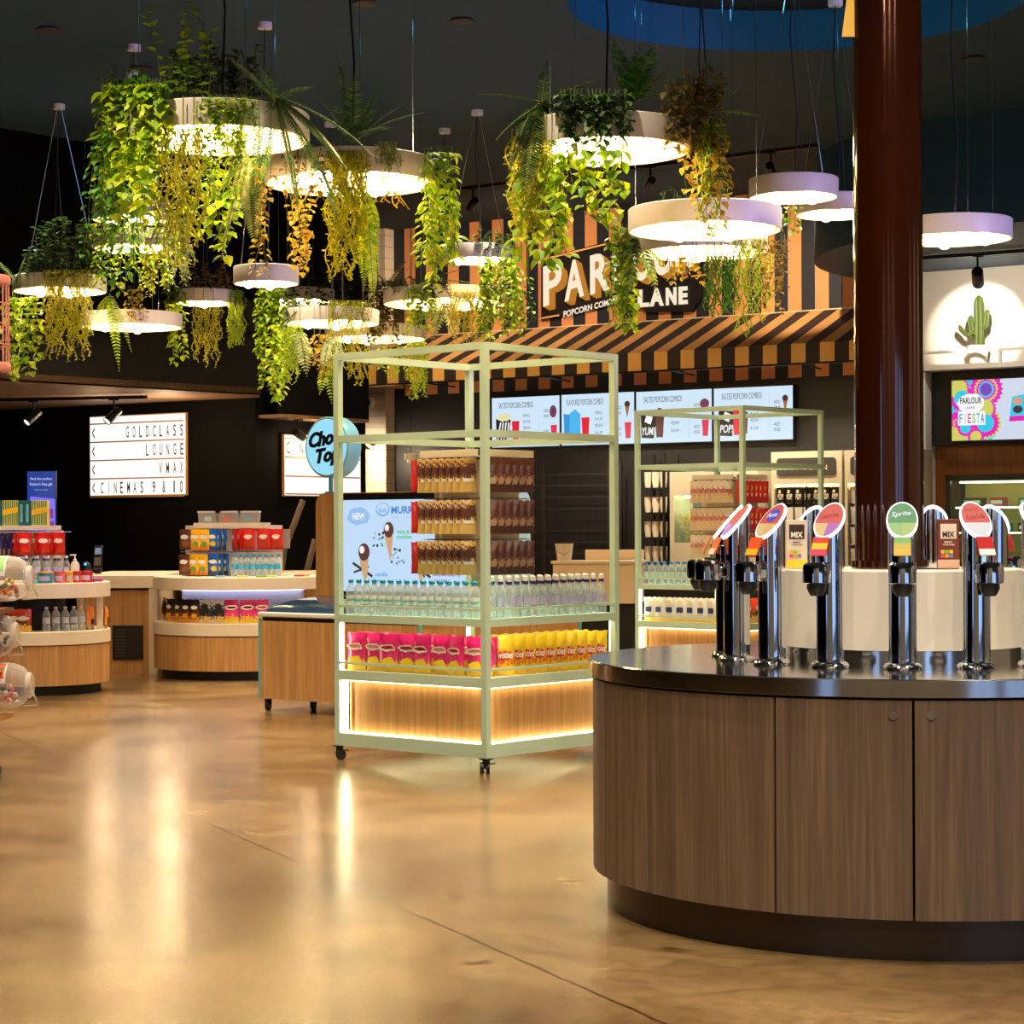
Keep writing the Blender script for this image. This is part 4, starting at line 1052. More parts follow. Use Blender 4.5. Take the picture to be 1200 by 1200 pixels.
q.add(vs + [(x, y, z - .012) for x, y, z in vs], [(2 * i, 2 * i + 1, 2 * i + 3, 2 * i + 2) for i in range(4)] + [(10 + 2 * i + 2, 10 + 2 * i + 3, 10 + 2 * i + 1, 10 + 2 * i) for i in range(4)] + [(2 * i + 2, 10 + 2 * i + 2, 10 + 2 * i, 2 * i) for i in range(4)] + [(2 * i, 10 + 2 * i, 10 + 2 * i + 2, 2 * i + 2)[::-1] for i in range(4)] + [(0, 10, 11, 1)])
q.build('glass_lid', mat('lid_glass', (40, 60, 84), .05, .0, spec=.9), fz_)
M().box(.75, .95, .2, .24, .86, .9).build('lid_handle', WHITE, fz_)
for x, y in ((.05, .06), (.32, .3), (1.67, .06), (.9, .3), (1.67, 1.9), (.05, 1.9)):
    T = Matrix.Translation((x, y, .036)) @ Matrix.Rotation(R(20), 4, 'Z') @ Matrix.Rotation(R(90), 4, 'Y')
    M().cyl(.036, -.014, .014, 20, T=T).box(x - .02, x + .02, y - .02, y + .02, .05, .1).build('castor', BLACKP, fz_)
BY = .825
bd = M().prism(rounded(fx(370, BY), 1.712, .9, 1.75, .1, corners='d'), BY, BY + .3).build('back_board', OAK, fz_)
for x in (.3, 1.4): M().box(x, x + .06, BY + .02, BY + .28, .75, .9).build('board_post', BLACK, fz_)
q = M(); pp = rounded(BY - .01, BY + .5, .8, 1.755, .1, corners='c')
q.add([(x, a, z) for x in (1.713, 1.738) for a, z in pp], [tuple(range(len(pp))), tuple(range(len(pp), 2 * len(pp)))] + [(i, (i + 1) % len(pp), len(pp) + (i + 1) % len(pp), len(pp) + i) for i in range(len(pp))])
q.build('end_panel', mat('pale_blue', (176, 222, 224), .45), fz_)
q = M(); q.box(1.70, 1.745, BY - .03, BY - .011, .8, 1.75); q.build('end_strip', OAK, fz_)
# advertising screen on the board
x0 = fx(402.5, BY); x1 = 1.69; z0, z1 = .92, 1.742
sc_ = thing('ice_cream_screen', 'wide screen advertising ice cream cones above the freezer', 'screen', FC + FD * ((x0 + x1) / 2) + FN * (BY - .051) + Vector((0, 0, (z0 + z1) / 2)), -FA)
wd, hh = x1 - x0, z1 - z0
M().box(-wd / 2, wd / 2, 0, .05, -hh / 2, hh / 2).build('casing', BLACKP, sc_)
f = M().box(-wd / 2 + .022, wd / 2 - .022, -.002, 0, -hh / 2 + .02, hh / 2 - .055).build('display', EM('ice_blue', (192, 220, 250)), sc_, smooth=0)
X = lambda px: fx(px, BY - .05) - (x0 + x1) / 2
Z = lambda px, py: fz(px, py, BY - .05) - (z0 + z1) / 2
SKY = EM('sky_print', (90, 160, 226)); SKP = EM('sky_pale', (150, 190, 240))
pic(f, 'brush_mark', SKP, [blob(X(421), Z(421, 605), .13, .075, wob=.16, seed=9)], -.004)
M().text('NEW', X(421), Z(421, 605), .14, .055, -.006, off=.03, shear=.15).build('lettering', EW, f, smooth=0)
pic(f, 'logo_ring', SKY, [disc(X(449), Z(449, 597), .055, 28, .075)], -.004); pic(f, 'logo_face', EM('ice_blue', (192, 220, 250)), [disc(X(449), Z(449, 596.5), .047, 28, .066)], -.005)
M().text('Bulla', X(449), Z(449, 598), .09, .036, -.006, shear=.3, off=.01).build('lettering', SKY, f, smooth=0)
M().text('MURRAY', X(478), Z(478, 597.5), X(497) - X(459), .06, -.004, off=.03).build('lettering', EM('blue_word', (60, 130, 214)), f, smooth=0)
M().text('ICE CREAMERY', X(478), Z(478, 606), X(497) - X(460), .018, -.004).build('lettering', SKP, f, smooth=0)
def cone(px, ptop, pbot, side=0):
    xa, zt, zb = X(px), Z(px, ptop), Z(px, pbot); h_ = zt - zb; r_ = h_ * .17
    pic(f, 'scoop', EM('choc_scoop', (92, 52, 50)), [disc(xa, zt - r_ * 1.1, r_ * 1.15, 22, r_)], -.005)
    pic(f, 'cream', EM('cream_scoop', (246, 240, 232)), [disc(xa - r_ * .35, zt - r_ * .8, r_ * .5, 14, r_ * .45)], -.006)
    pic(f, 'wafer', EM('wafer', (206, 164, 120)), [[(xa + side * .02, zb), (xa + r_ * .85, zt - r_ * 2), (xa - r_ * .85, zt - r_ * 2)]], -.0045)
cone(456, 612, 659, 1); cone(427, 637, 690, 1); cone(492, 639, 690, 1)
specks = M(); rs_ = random.Random(4)
for cx_, cy_ in ((443, 631), (466, 653)):
    for i in range(16):
        a, b = X(cx_) + rs_.uniform(-.07, .07), Z(cx_, cy_) + rs_.uniform(-.07, .07); s = rs_.uniform(.006, .014)
        specks.add([(x, -.004, z) for x, z in disc(a, b, s, 6)], [tuple(range(6))], 1 if i % 4 == 0 else 0)
specks.build('crumbs', [EM('crumb', (36, 40, 44)), EM('mint_leaf', (30, 150, 70))], f, smooth=0)
pods = M()
for (a, b) in (((413, 661), (436, 677)), ((414, 672), (432, 666)), ((489, 655), (497, 678)), ((496, 672), (504, 678))):
    pods.add([(x, -.004, z) for x, z in ((X(a[0]), Z(*a)), (X(b[0]), Z(*b)), (X(b[0]) + .012, Z(*b) + .02), (X(a[0]) + .012, Z(*a) + .02))], [(0, 1, 2, 3)])
pods.build('pods', EM('pod', (60, 40, 50)), f, smooth=0)
for s, px, py, wpx, hgt, m_ in (('mint &', 473, 623, 15, .034, EM('mint_word', (70, 190, 110))), ('cookies', 474, 629, 18, .034, EM('mint_word', (70, 190, 110))), ('vanilla', 447, 673, 15, .034, SKY), ('bean', 445, 680, 11, .034, SKY),
                               ('boysenberry', 524, 674, 32, .034, EM('berry_word', (150, 60, 190))), ('ripple', 517, 681, 16, .034, EM('berry_word', (150, 60, 190)))):
    M().text(s, X(px), Z(px, py), X(px + wpx / 2) - X(px - wpx / 2), hgt, -.004, off=.02).build('lettering', m_, f, smooth=0)
# round sign on its pole
p = FC + FD * -.1 + FN * .95
rs = thing('round_sign', 'glowing round pale blue Choc Top sign on a teal pole', 'sign', (p.x, p.y, 1.752), -FA)
M().cyl(.018, 0, .2, 16).cyl(.05, 0, .012, 20).build('pole', mat('teal_pole', (70, 140, 146), .4), rs)
T = Matrix.Translation((0, 0, .385)) @ Matrix.Rotation(R(90), 4, 'X')
sd = M().lathe([(.235, -.11), (.255, -.1), (.255, .04), (.248, .05), (.235, .052)], 56, T=T).lathe([(.001, -.11), (.235, -.11)], 56, T=T).build('drum_case', mat('case_blue', (120, 190, 202), .4), rs)
ff = M().lathe([(.235, .0), (.235, .052), (.22, .06), (.001, .062)], 56, T=T).build('lit_face', EM('sign_blue', (150, 222, 246), 1.0), rs)
q = M()
for s, x, z, w_, h_ in (('Choc', -.0, .075, .37, .13), ('Top', .02, -.085, .27, .16)):
    q.text(s, x, z + .385, w_, h_, -.066, T=Matrix.Translation((0, 0, .385)) @ Matrix.Rotation(R(-6), 4, 'Y') @ Matrix.Translation((0, 0, -.385)), shear=.35, off=.045, ext=.004)
q.build('lettering', mat('sign_ink', (14, 16, 30), .5), rs, smooth=0)

# ================================================================ round counters on the left
def round_counter(name, label, cat, c, r, zs, group, cr=.42, cm=DARK):
    t = thing(name, label, cat, c, 0, group)
    k, w0, w1, s0, s1, u0, u1 = zs
    M().cyl(r - .085, 0, k + .02, 64).build('plinth', DARK, t)
    M().cyl(r - .01, k, w1 - .006, 80).build('base', OAK, t)
    M().lathe([(.001, w1), (r - .02, w1), (r, w1 + .004), (r, s1 - .006), (r - .006, s1), (.001, s1)], 80).build('lower_tray', CREAM, t)
    M().lathe([(.001, u0), (r - .01, u0), (r, u0 + .005), (r, u1 - .006), (r - .006, u1), (.001, u1)], 80).build('worktop', CREAM, t)
    M().cyl(r * cr, s1, u0, 40).build('core', cm, t)
    return t
AC = Vector(((38 - 600) / F * 19.27, 19.27, 0)); AR = .69
ra = round_counter('round_counter', 'round oak and cream snack counter at the left edge', 'counter', AC, AR, (.085, 0, .44, .44, .56, .85, .985), 'round oak and cream counters')
for a in (-8, 172, 60, 120): M().box(-.025, .025, -.025, .025, .56, .85, T=Matrix.Translation((math.cos(R(a)) * (AR - .06), math.sin(R(a)) * (AR - .06), 0))).build('post', CREAM, ra)
BC = Vector(((285 - 600) / F * 21.25, 21.25, 0)); BR = .89
rb = round_counter('round_counter', 'round oak and cream counter lit under its top, beside the freezer', 'counter', BC, BR, (.09, 0, .425, .425, .546, .865, .987), 'round oak and cream counters', .68, mat('niche_white', (186, 186, 206), .5))
M().lathe([(.64, .853), (.66, .853), (.66, .862), (.64, .862)], 40, a0=R(190), a1=R(350)).build('led_strip', mat('led_cool', (206, 216, 255), emit=6), rb)
sv = thing('service_counter', 'long oak fronted service counter with black vent behind the snack counter', 'counter', (W(80, 700, 21.5).x, 21.45, 0))
xo = sv.location.x
wr = W(176, 700, 21.5).x - xo
M().box(.15, wr, .02, 2.4, 0, .84).build('front_panel', OAK, sv); M().box(wr, wr + .085, -.03, 2.4, 0, .86).build('end_panel', CREAM, sv)
M().box(0, wr + .09, -.04, 2.4, .865, .987).build('worktop', CREAM, sv)
M().box(wr + .09, wr + 1.9, .95, 2.4, .865, .987).build('worktop', CREAM, sv); M().box(wr + .2, wr + 1.8, 1.0, 2.3, 0, .86).build('rear_panel', OAK, sv)
v0, v1 = W(132, 733, 21.47), W(168, 773, 21.47)
vt = M().box(v0.x - xo, v1.x - xo, .0, .019, v1.z, v0.z).build('vent', BLACK, sv)
q = M()
for i in range(9): z = v1.z + .03 + i * .033; q.box(v0.x - xo + .03, v0.x - xo + .13, -.006, 0, z, z + .012)
s = q.build('vent_slats', mat('vent_grey', (66, 60, 54), .5), vt)

def arc(c, r, px):
    y = c.y - r
    for _ in range(4):
        x = (px - 600) / F * y - c.x; y = c.y - math.sqrt(max(r * r - x * x, 0))
    return x + c.x, y, math.atan2(x, c.y - y)
# --- goods under the top of the counter with light
defs = {'dark': (P_DARK, [('rect', (-.03, .03, .05, .09, .01), mat('print_amber', (240, 170, 40), .35)), ('blob', (0, .15, .035, .02), SCRAWL)], 'brown and silver snack packet'),
        'silver': (P_SILV, [('dot', (0, .155, .035), mat('print_ink', (30, 28, 30), .4)), ('rect', (-.04, .04, .09, .13, .006), mat('print_ink', (30, 28, 30), .4)), ('blob', (.02, .045, .025, .02), mat('print_amber', (240, 170, 40), .35))], 'silver and black snack packet'),
        'pink': (P_PINK, [('blob', (.0, .15, .058, .024), SCRAWL), ('blob', (0, .152, .046, .012), SCRR)], 'pink snack packet')}
protos = {}; cnt = {}
for px, kd in ((190, 'dark'), (200, 'dark'), (210, 'dark'), (219, 'dark'), (229, 'dark'), (241, 'silver'), (256, 'silver'), (271, 'pink'), (289, 'pink'), (306, 'pink')):
    x, y, a = arc(BC, .78, px); m_, deco, nm_ = defs[kd]; i = cnt.get(kd, 0); cnt[kd] = i + 1
    lb = '%s, %s from the left under the lit round counter top' % (nm_, ORD[i])
    if kd not in protos: protos[kd] = bag('snack_packet', lb, 'snack packet', m_, .14, .225, .05, deco, 20 + len(protos), 'snack packets under the lit counter', (x, y, .548), a * .8)
    else: dup(protos[kd], (x, y, .548), a * .8 + RN.uniform(-.2, .2), lb)
for i in range(4):
    x, y, a = arc(BC, .7, 326 + i * 9)
    o = M().box(-.035, .035, -.05, .05, 0, .17).box(-.025, .025, -.052, -.05, .05, .12, 1).build('sweet_box', [mat('box_sky', (90, 190, 220), .45), SCRAWL], loc=(x, y, .548), rz=a, smooth=0)
    tag(o, 'sky blue sweet box, %s right of the pink packets under the counter top' % ORD[i], 'sweet box', 'sky blue sweet boxes')
# --- rack of pouches on that counter
RX = W(271, 650, 21.15).x
rk = thing('pouch_rack', 'white tiered sweet rack standing on the lit round counter', 'rack', (RX, 21.2, .989))
M().box(-.46, .5, .0, .03, 0, .5).build('back_panel', WHITE, rk); M().box(-.36, .36, -.14, .22, .47, .525).build('top_shelf', CREAM, rk)
M().box(-.5, .56, -.02, .3, 0, .01).build('foot', WHITE, rk); M().box(-.5, .52, -.07, 0, .235, .242).build('rail', STEEL, rk)
M().box(-.48, .5, -.07, -.065, .455, .46).build('rail', STEEL, rk); M().box(.5, .58, -.02, -.01, .27, .46).build('side_card', mat('card_grey', (150, 146, 142), .5), rk)
pdef = {'b': (P_CHOC, 'brown'), 'y': (P_YB, 'golden yellow'), 'u': (P_BLUE, 'blue'), 'r': (P_RED, 'red')}
pr_ = {}; cn = {}
for tier, z, row in (('upper', 1.245, [(217, 'b', .2), (228.5, 'y', .2), (239, 'y', .2), (249, 'u', .3), (257, 'u', 1.1), (263, 'u', 1.1), (275, 'r', 1.1), (281, 'r', 1.1), (291, 'r', .15), (309, 'r', .15), (324, 'r', .2)]),
                     ('lower', 1.0, [(216, 'b', .2), (226.5, 'y', .3), (237, 'y', .2), (250, 'u', .2), (258.5, 'u', 1.0), (265, 'u', 1.0)])):
    for px, kd, yaw in row:
        m_, cl = pdef[kd]; key = (tier, kd); i = cn.get(key, 0); cn[key] = i + 1
        lb = '%s sweet pouch, %s of its colour from left, %s tier of the white rack' % (cl, ORD[i], tier)
        loc = (W(px, 640, 21.05).x, 21.05, z)
        deco = [('blob', (0, .13, .04, .022), SCRAWL), ('blob', (.01, .06, .03, .028), mat('print_%s' % kd, {'b': (150, 90, 50), 'y': (120, 160, 60), 'u': (230, 200, 80), 'r': (190, 70, 20)}[kd], .35))]
        if kd not in pr_: pr_[kd] = bag('sweet_pouch', lb, 'sweet pouch', m_, .115 if kd != 'r' else .14, .205, .034, deco, 30 + len(pr_), 'sweet pouches on the white rack', loc, -yaw)
        else: dup(pr_[kd], loc, -yaw, lb)
for r_ in range(2):
    for i in range(8):
        lb = 'blue-capped water bottle, %s from the left in the %s row on the white rack counter' % (ORD[i], rows[r_])
        loc = (W(276 + i * 7.3, 660, 21).x, 20.9 + r_ * .075, .989)
        if r_ == 0 and i == 0: bb = water_bottle(lb, CAPB, mat('label_blue', (70, 170, 220), .4), .21, .03, group='blue-capped water bottles on the lit counter', loc=loc)
        else: dup(bb, loc, RN.uniform(-.6, .6), lb)
for i, (px, w_) in enumerate(((246, .22), (268, .24), (292, .2))):
    t = thing('sweet_tub', ['clear sweet tub on top of the white rack, left one', 'clear sweet tub with orange print, middle of the white rack top', 'clear sweet tub on top of the white rack, right one'][i], 'tub', (W(px, 607, 21.15).x, 21.18, 1.515), 0, 'clear sweet tubs on the white rack')
    M().prism([(-w_ * .46, 0), (w_ * .46, 0), (w_ * .5, .1), (-w_ * .5, .1)], -.1, .1).build('tub', clear('tub_plastic', (226, 222, 214), .45), t); M().box(-w_ * .52, w_ * .52, -.105, .105, .1, .115).build('lid', mat('tub_lid', (222, 214, 196), .5), t)
    M().box(-w_ * .2, w_ * .12, -.104, -.101, .015, .06).build('tub_label', mat('tub_print_%d' % i, [(180, 206, 196), (226, 120, 90), (120, 180, 190)][i], .5), t)
# small bars laid out along the worktop edge
for i, (px, cc) in enumerate(((258, (120, 190, 210)), (284, (240, 200, 60)), (306, (120, 160, 60)), (318, (240, 210, 90)), (350, (190, 40, 40)), (358, (230, 150, 50)))):
    x, y, a = arc(BC, .76, px)
    o = M().box(-.05, .05, -.02, .02, 0, .018).build('sweet_bar', mat('bar_%d' % i, cc, .35), loc=(x, y, .988), rz=a, bevel=.005)
    tag(o, ['pale blue', 'bright yellow', 'leaf green', 'light yellow', 'dark red', 'orange'][i] + ' wrapped sweet bar lying on the lit counter edge', 'sweet bar', 'sweet bars on the lit counter')
# slanted grey struts behind
for i, (a, b, lb) in enumerate((((355, 586), (333, 645), 'grey slanted strut behind the white sweet rack'), ((369, 632), (360, 668), 'short grey slanted strut beside the freezer board'))):
    p, q_ = W(*a, 24.6), W(*b, 24.6)
    o = M().tube([(q_.x - .32 * (q_.z) * .4, q_.y, 0), tuple(q_), tuple(p)] if i == 0 else [(q_.x - .3, q_.y, 0), tuple(q_), tuple(p)], .035, 4).build('slanted_strut', mat('strut_grey', (120, 104, 94), .5))
    tag(o, lb, 'strut')

# --- counter A goods
for i, px in enumerate((54, 65, 76, 86, 95, 104)):
    x, y, a = arc(AC, .58, px)
    lb = 'large water bottle, %s from the left on the low shelf of the left counter' % ORD[i]
    if i == 0: wb = water_bottle(lb, mat('cap_white', (226, 226, 230), .4), mat('label_lilac', (206, 206, 226), .4), .215, .036, group='large water bottles on the low shelf', loc=(x, y, .561))
    else: dup(wb, (x, y, .561), .1, lb)
for i, px in enumerate((17, 27)):
    x, y, a = arc(AC, .6, px); lb = 'red and black corn chip packet, %s on the low left shelf' % ('left one' if i == 0 else 'right one')
    if i == 0: cp = bag('snack_packet', lb, 'snack packet', P_CORN, .14, .2, .045, [('blob', (0, .12, .05, .02), SCRAWL)], 41, 'corn chip packets on the low left shelf', (x, y, .561), a)
    else: dup(cp, (x, y, .561), a + .15, lb)
for i, px in enumerate((108, 116, 123.5)):
    x, y, a = arc(AC, .6, px); lb = 'orange snack packet, %s from the left at the right end of low shelf' % ORD[i]
    if i == 0: op = bag('snack_packet', lb, 'snack packet', P_ORG, .12, .205, .045, [('blob', (0, .07, .025, .03), mat('print_ink', (30, 28, 30), .4))], 43, 'orange snack packets on the low left shelf', (x, y, .561), a)
    else: dup(op, (x, y, .561), a, lb)
tp = thing('counter_shelf', 'raised cream shelf with hanging rail on the left round counter', 'shelf', (W(20, 620, 19.2).x, 19.2, .987))
XA = tp.location.x
M().box(-.5, W(65, 620, 19.2).x - XA, -.15, .25, .465, .505).build('top_board', CREAM, tp)
for x in (-.3, .25): M().box(x, x + .03, .1, .13, 0, .465).build('post', STEEL, tp)
M().box(-.5, .4, .06, .08, .02, .46).build('back_panel', CREAM, tp); M().box(-.5, .48, -.1, .06, .215, .225).build('rail', STEEL, tp); M().box(-.5, .5, -.07, -.06, .445, .45).build('rail', STEEL, tp)
for i, (px, wpx, cc) in enumerate(((-4, 11, 't'), (12, 18.5, 'y'), (25, 6.8, 't'), (32, 6.8, 't'), (46, 18.5, 'y'))):
    w_ = wpx / F * 19.1
    o = M().box(-w_ / 2, w_ / 2, 0, .1, 0, .225)
    if cc == 'y':
        for k in range(7): o.box(-w_ / 2 + .005 + k * w_ / 7, -w_ / 2 + .005 + k * w_ / 7 + .011, -.002, 0, .005, .22, 1)
        o.prism([(-w_ / 2, .09), (w_ / 2, .12), (w_ / 2, .17), (-w_ / 2, .14)], -.003, 0, 2)
        ms = [mat('gift_yellow', (236, 220, 90), .5), mat('gift_green', (70, 130, 90), .5), mat('gift_gold', (250, 200, 50), .5)]
    else: o.box(-.012, .012, -.002, 0, .03, .19, 1); ms = [mat('gift_teal', (16, 96, 104), .5), mat('gift_teal_pale', (120, 180, 180), .5)]
    o = o.build('gift_box', ms, loc=(W(px, 600, 19.1).x, 19.1, 1.493), smooth=0)
    tag(o, ['dark teal gift box at the frame edge on the raised shelf', 'yellow striped gift box, left one on the raised shelf', 'dark teal gift box, left of the pair between yellow boxes', 'dark teal gift box, right of the pair between yellow boxes', 'yellow striped gift box, right one on the raised shelf'][i], 'gift box', 'gift boxes on the raised shelf')
rp0 = None
for i, (px, yaw) in enumerate(((17, 1.0), (29, .1), (42, 1.1), (51.5, .1), (60.5, 1.1), (69, .2))):
    lb = 'red sweet pouch, %s from the left under the raised left shelf' % ORD[i]; loc = (W(px, 634, 19.06).x, 19.05, 1.225)
    if rp0 is None: rp0 = bag('sweet_pouch', lb, 'sweet pouch', P_RED, .125, .205, .034, [('blob', (0, .13, .045, .022), SCRAWL), ('blob', (.01, .05, .03, .02), mat('print_orange', (226, 70, 30), .35))], 50, 'red sweet pouches on the left counter', loc, -yaw)
    else: dup(rp0, loc, -yaw, lb)
pp0 = None
for i, px in enumerate((-2, 6, 12)):
    lb = 'dark purple sweet pouch, %s from the left beside the red pouches' % ORD[i]; loc = (W(px, 634, 19.06).x, 19.05, 1.225)
    if pp0 is None: pp0 = bag('sweet_pouch', lb, 'sweet pouch', P_PUR, .09, .2, .03, [('rect', (-.04, .04, .01, .06, .005), mat('print_tan', (186, 150, 120), .35))], 52, 'purple sweet pouches on the left counter', loc, -.3)
    else: dup(pp0, loc, -.9, lb)
for i in range(8):
    lb = 'navy-banded water bottle, %s from the left on the left counter top' % ORD[i]; loc = (W(30 + i * 6.4, 668, 19.0).x, 19.03 + .07 * (i % 2), .987)
    if i == 0: nb_ = water_bottle(lb, mat('cap_white', (226, 226, 230), .4), LABV, .235, .031, group='navy-banded water bottles on the left counter', loc=loc); M().lathe([(.017, .19), (.018, .19), (.018, .206), (.017, .206)], 12).build('neck_band', CAPN, nb_)
    else: dup(nb_, loc, 0, lb)
for i, (px, wp, cc) in enumerate(((53, 18, (60, 150, 170)), (69.5, 12, (236, 110, 100)), (80.5, 10, (236, 160, 40)), (90, 9.5, (206, 50, 40)), (102, 15, (200, 40, 36)))):
    x, y, a = arc(AC, .62, px); r_ = wp / 2 / F * 18.7
    t = thing('sweet_tub', ['blue and yellow', 'coral pink', 'orange', 'deep red', 'wide bright red'][i] + ' sweet tub at the front of the left counter top', 'tub', (x, y, .987), 0, 'sweet tubs on the left counter')
    M().lathe([(.001, 0), (r_, 0), (r_, .088), (.001, .088)], 24).build('tub', mat('tubc_%d' % i, cc, .4), t); M().lathe([(.001, .088), (r_ * 1.04, .088), (r_ * 1.04, .1), (.001, .1)], 24).build('lid', mat('tubl_%d' % i, [(236, 190, 70), (220, 90, 90), (246, 200, 60), (190, 40, 40), (180, 30, 40)][i], .4), t)
    M().lathe([(r_ * 1.01, .02), (r_ * 1.01, .06)], 16, a0=R(225), a1=R(315)).build('tub_label', mat('tub_pale', (200, 190, 220), .4), t)
for i, (px, cc) in enumerate(((40, (60, 190, 200)), (113, (110, 60, 160)), (119, (200, 50, 140)))):
    x, y, a = arc(AC, .63, px)
    o = M().box(-.03, .03, -.025, .025, 0, .03).build('sweet_bar', mat('barl_%d' % i, cc, .35), loc=(x, y, .987), rz=a, bevel=.006); tag(o, ['turquoise', 'violet', 'magenta'][i] + ' little sweet packet on the left counter edge', 'sweet bar')
x, y, a = arc(AC, .45, 90)
sp = thing('pump_bottle', 'white hand sanitiser pump bottle on the left counter', 'pump bottle', (x, y, .987))
M().lathe([(.001, 0), (.04, 0), (.04, .15), (.03, .175), (.013, .185), (.001, .185)], 24).build('bottle_body', mat('pump_white', (226, 218, 200), .35), sp)
M().cyl(.016, .186, .205, 14).cyl(.006, .205, .235, 10).box(-.045, .01, -.008, .008, .235, .247).build('pump_head', SCRAWL, sp)
xx = W(115, 660, 22.4)
ct = thing('card_terminal', 'black card terminal with small lit screen on the service counter', 'card terminal', (xx.x, 22.4, .988))
M().box(-.03, .03, -.03, .03, 0, .06).build('stand', BLACKP, ct)
T = Matrix.Translation((0, 0, .17)) @ Matrix.Rotation(R(-18), 4, 'X')
b_ = M().box(-.045, .045, -.02, .02, -.13, .13, T=T).build('casing', BLACKP, ct, bevel=.006); M().box(-.032, .032, -.022, -.02, .03, .1, T=T).build('display', EM('pos', (150, 170, 200), .5), b_)
q = M()
for i in range(9): q.box(-.03 + (i % 3) * .022, -.014 + (i % 3) * .022, -.023, -.02, -.09 + (i // 3) * .03, -.07 + (i // 3) * .03, T=T)
q.build('keypad', mat('key_grey', (120, 110, 110), .5), b_)
o = M().lathe([(.001, 0), (.05, 0), (.06, .03), (.05, .1), (.03, .13), (.001, .14)], 20).ball(.012, (0, -.05, .11), 8, 6, 1).build('card_reader', [BLACKP, EM('led_blue', (40, 150, 255), 4)], loc=(W(101, 655, 21.9).x, 21.9, .988)); tag(o, 'black rounded card reader with a blue light', 'card reader')
# blue poster screen standing behind
pb = W(48.5, 590, 23.6)
ps, f = screenthing('poster_screen', 'narrow blue lit poster screen behind the gift boxes', 'poster screen', (pb.x, 23.6, W(48, 590, 23.6).z), 0, .32, .72, .06, EM('poster_blue', (10, 56, 150)), bez=.006)
M().box(-.12, .12, -.05, .15, -pb.z, -pb.z + .03).box(-.03, .03, .0, .06, -pb.z + .03, -.36).build('stand', BLACK, ps)
for s, z, w_, h_ in (('Find the perfect', .27, .24, .035), ("Father's Day gift", .21, .25, .04), ('Shop in store', .15, .15, .014)): M().text(s, 0, z, w_, h_, -.004, off=.01).build('lettering', EM('poster_word', (196, 214, 255)), f, smooth=0)
pic(f, 'lower_print', EM('poster_lilac', (120, 110, 240)), [[(-.15, -.35), (.154, -.35), (.154, .05), (-.12, .08), (-.15, -.1)]], -.0035)
pic(f, 'gift_print', EM('poster_mag', (140, 30, 130)), [rect(.07, .13, -.16, -.06), rect(.09, .14, -.3, -.2)], -.0045)

# ================================================================ lightbox signs
def lightbox(name, label, loc, rz, w_, h_, rows_, glyphs, group):
    t = thing(name, label, 'lightbox sign', loc, rz, group)
    M().box(-w_ / 2, w_ / 2, 0, .034, -h_ / 2, h_ / 2).build('casing', mat('lightbox_gold', (200, 150, 80), .45), t)
    f = M().box(-w_ / 2 + .012, w_ / 2 - .012, -.004, 0, -h_ / 2 + .012, h_ / 2 - .012).build('lit_face', SIGNW, t, smooth=0)
    for z in rows_: M().box(-w_ / 2 + .02, w_ / 2 - .03, -.012, -.004, z - .008, z + .008).build('letter_rail', mat('rail_gold', (190, 140, 70), .45), f)
    q = M()
    for ch, x, z, gw, gh in glyphs: q.text(ch, x, z, gw, gh, -.008, off=.008)
    q.build('lettering', mat('lightbox_ink', (70, 48, 24), .6), f, smooth=0)
    return t
L1, L2 = Vector((-5.44, 27.54, 0)) + Vector((-UX * 0, 0, 0)), Vector((-4.07, 26.63, 0))
nn = Vector((-math.sin(GR), -math.cos(GR), 0))
zt, zb = 2.905, 1.875
def on_line(o, d, px): k = (px - 600) / F; return (k * o.y - o.x) / (d.x - k * d.y)
o1 = S + nn * .036; du = Vector((UX, UY, 0)); sa, sb_ = on_line(o1, du, 105.5), on_line(o1, du, 218.5)
ctr = o1 + du * (sa + sb_) / 2; wl = sb_ - sa
def sx_(px): k = (px - 600) / F; b = ctr; return (k * b.y - b.x) / (UX - k * UY)
gl = []; rowz = [zt - .1 - .235 * i for i in range(5)]
hm = (zt + zb) / 2
rz_c = [(rowz[i] + rowz[i + 1]) / 2 - hm for i in range(4)]
for i in range(4): gl.append(('<', sx_(110.5), rz_c[i], .045, .15))
data = [('GOLDCLASS', [150.4, 158.1, 165.8, 173.8, 181.9, 189.5, 197.5, 205.6, 213.8]), ('LOUNGE', [173.5, 181.8, 189.5, 197.5, 205.7, 214]), ('VMAX', [189, 197.3, 205.5, 213.5]), ('CINEMAS', [120.4, 128.1, 135.9, 143.1, 151.3, 158.8, 166.9]), ('9&10', [181, 192.8, 204.8, 213.2])]
for (s, xs_), ri in zip(data, (0, 1, 2, 3, 3)):
    for ch, px in zip(s, xs_): gl.append((ch, sx_(px), rz_c[ri], .048 if ch not in 'I1' else (.008 if ch == 'I' else .022), .145))
lightbox('lightbox_sign', 'white lightbox sign listing GOLDCLASS, LOUNGE, VMAX and CINEMAS 9 & 10', (ctr.x, ctr.y, hm), -GR, wl, zt - zb, [z - hm for z in rowz], gl, 'lit cinema listing signs')
dv = Vector((-UY, UX, 0)); ang = R(56.5); o2_ = S + Vector((UX, UY, 0)) * .036
sa, sb_ = on_line(o2_, dv, 333), on_line(o2_, dv, 423); c2_ = o2_ + dv * (sa + sb_) / 2; wl2 = sb_ - sa; y2 = (o2_ + dv * sa).y
zt2, zb2 = W(333, 508.5, y2).z, W(333, 581.5, y2).z
def sx2(px): k = (px - 600) / F; return (k * c2_.y - c2_.x) / (math.cos(ang) - k * math.sin(ang))
rw = [zt2 - .05, zt2 - .285, zt2 - .52, zb2 + .03]; hm2 = (zt2 + zb2) / 2
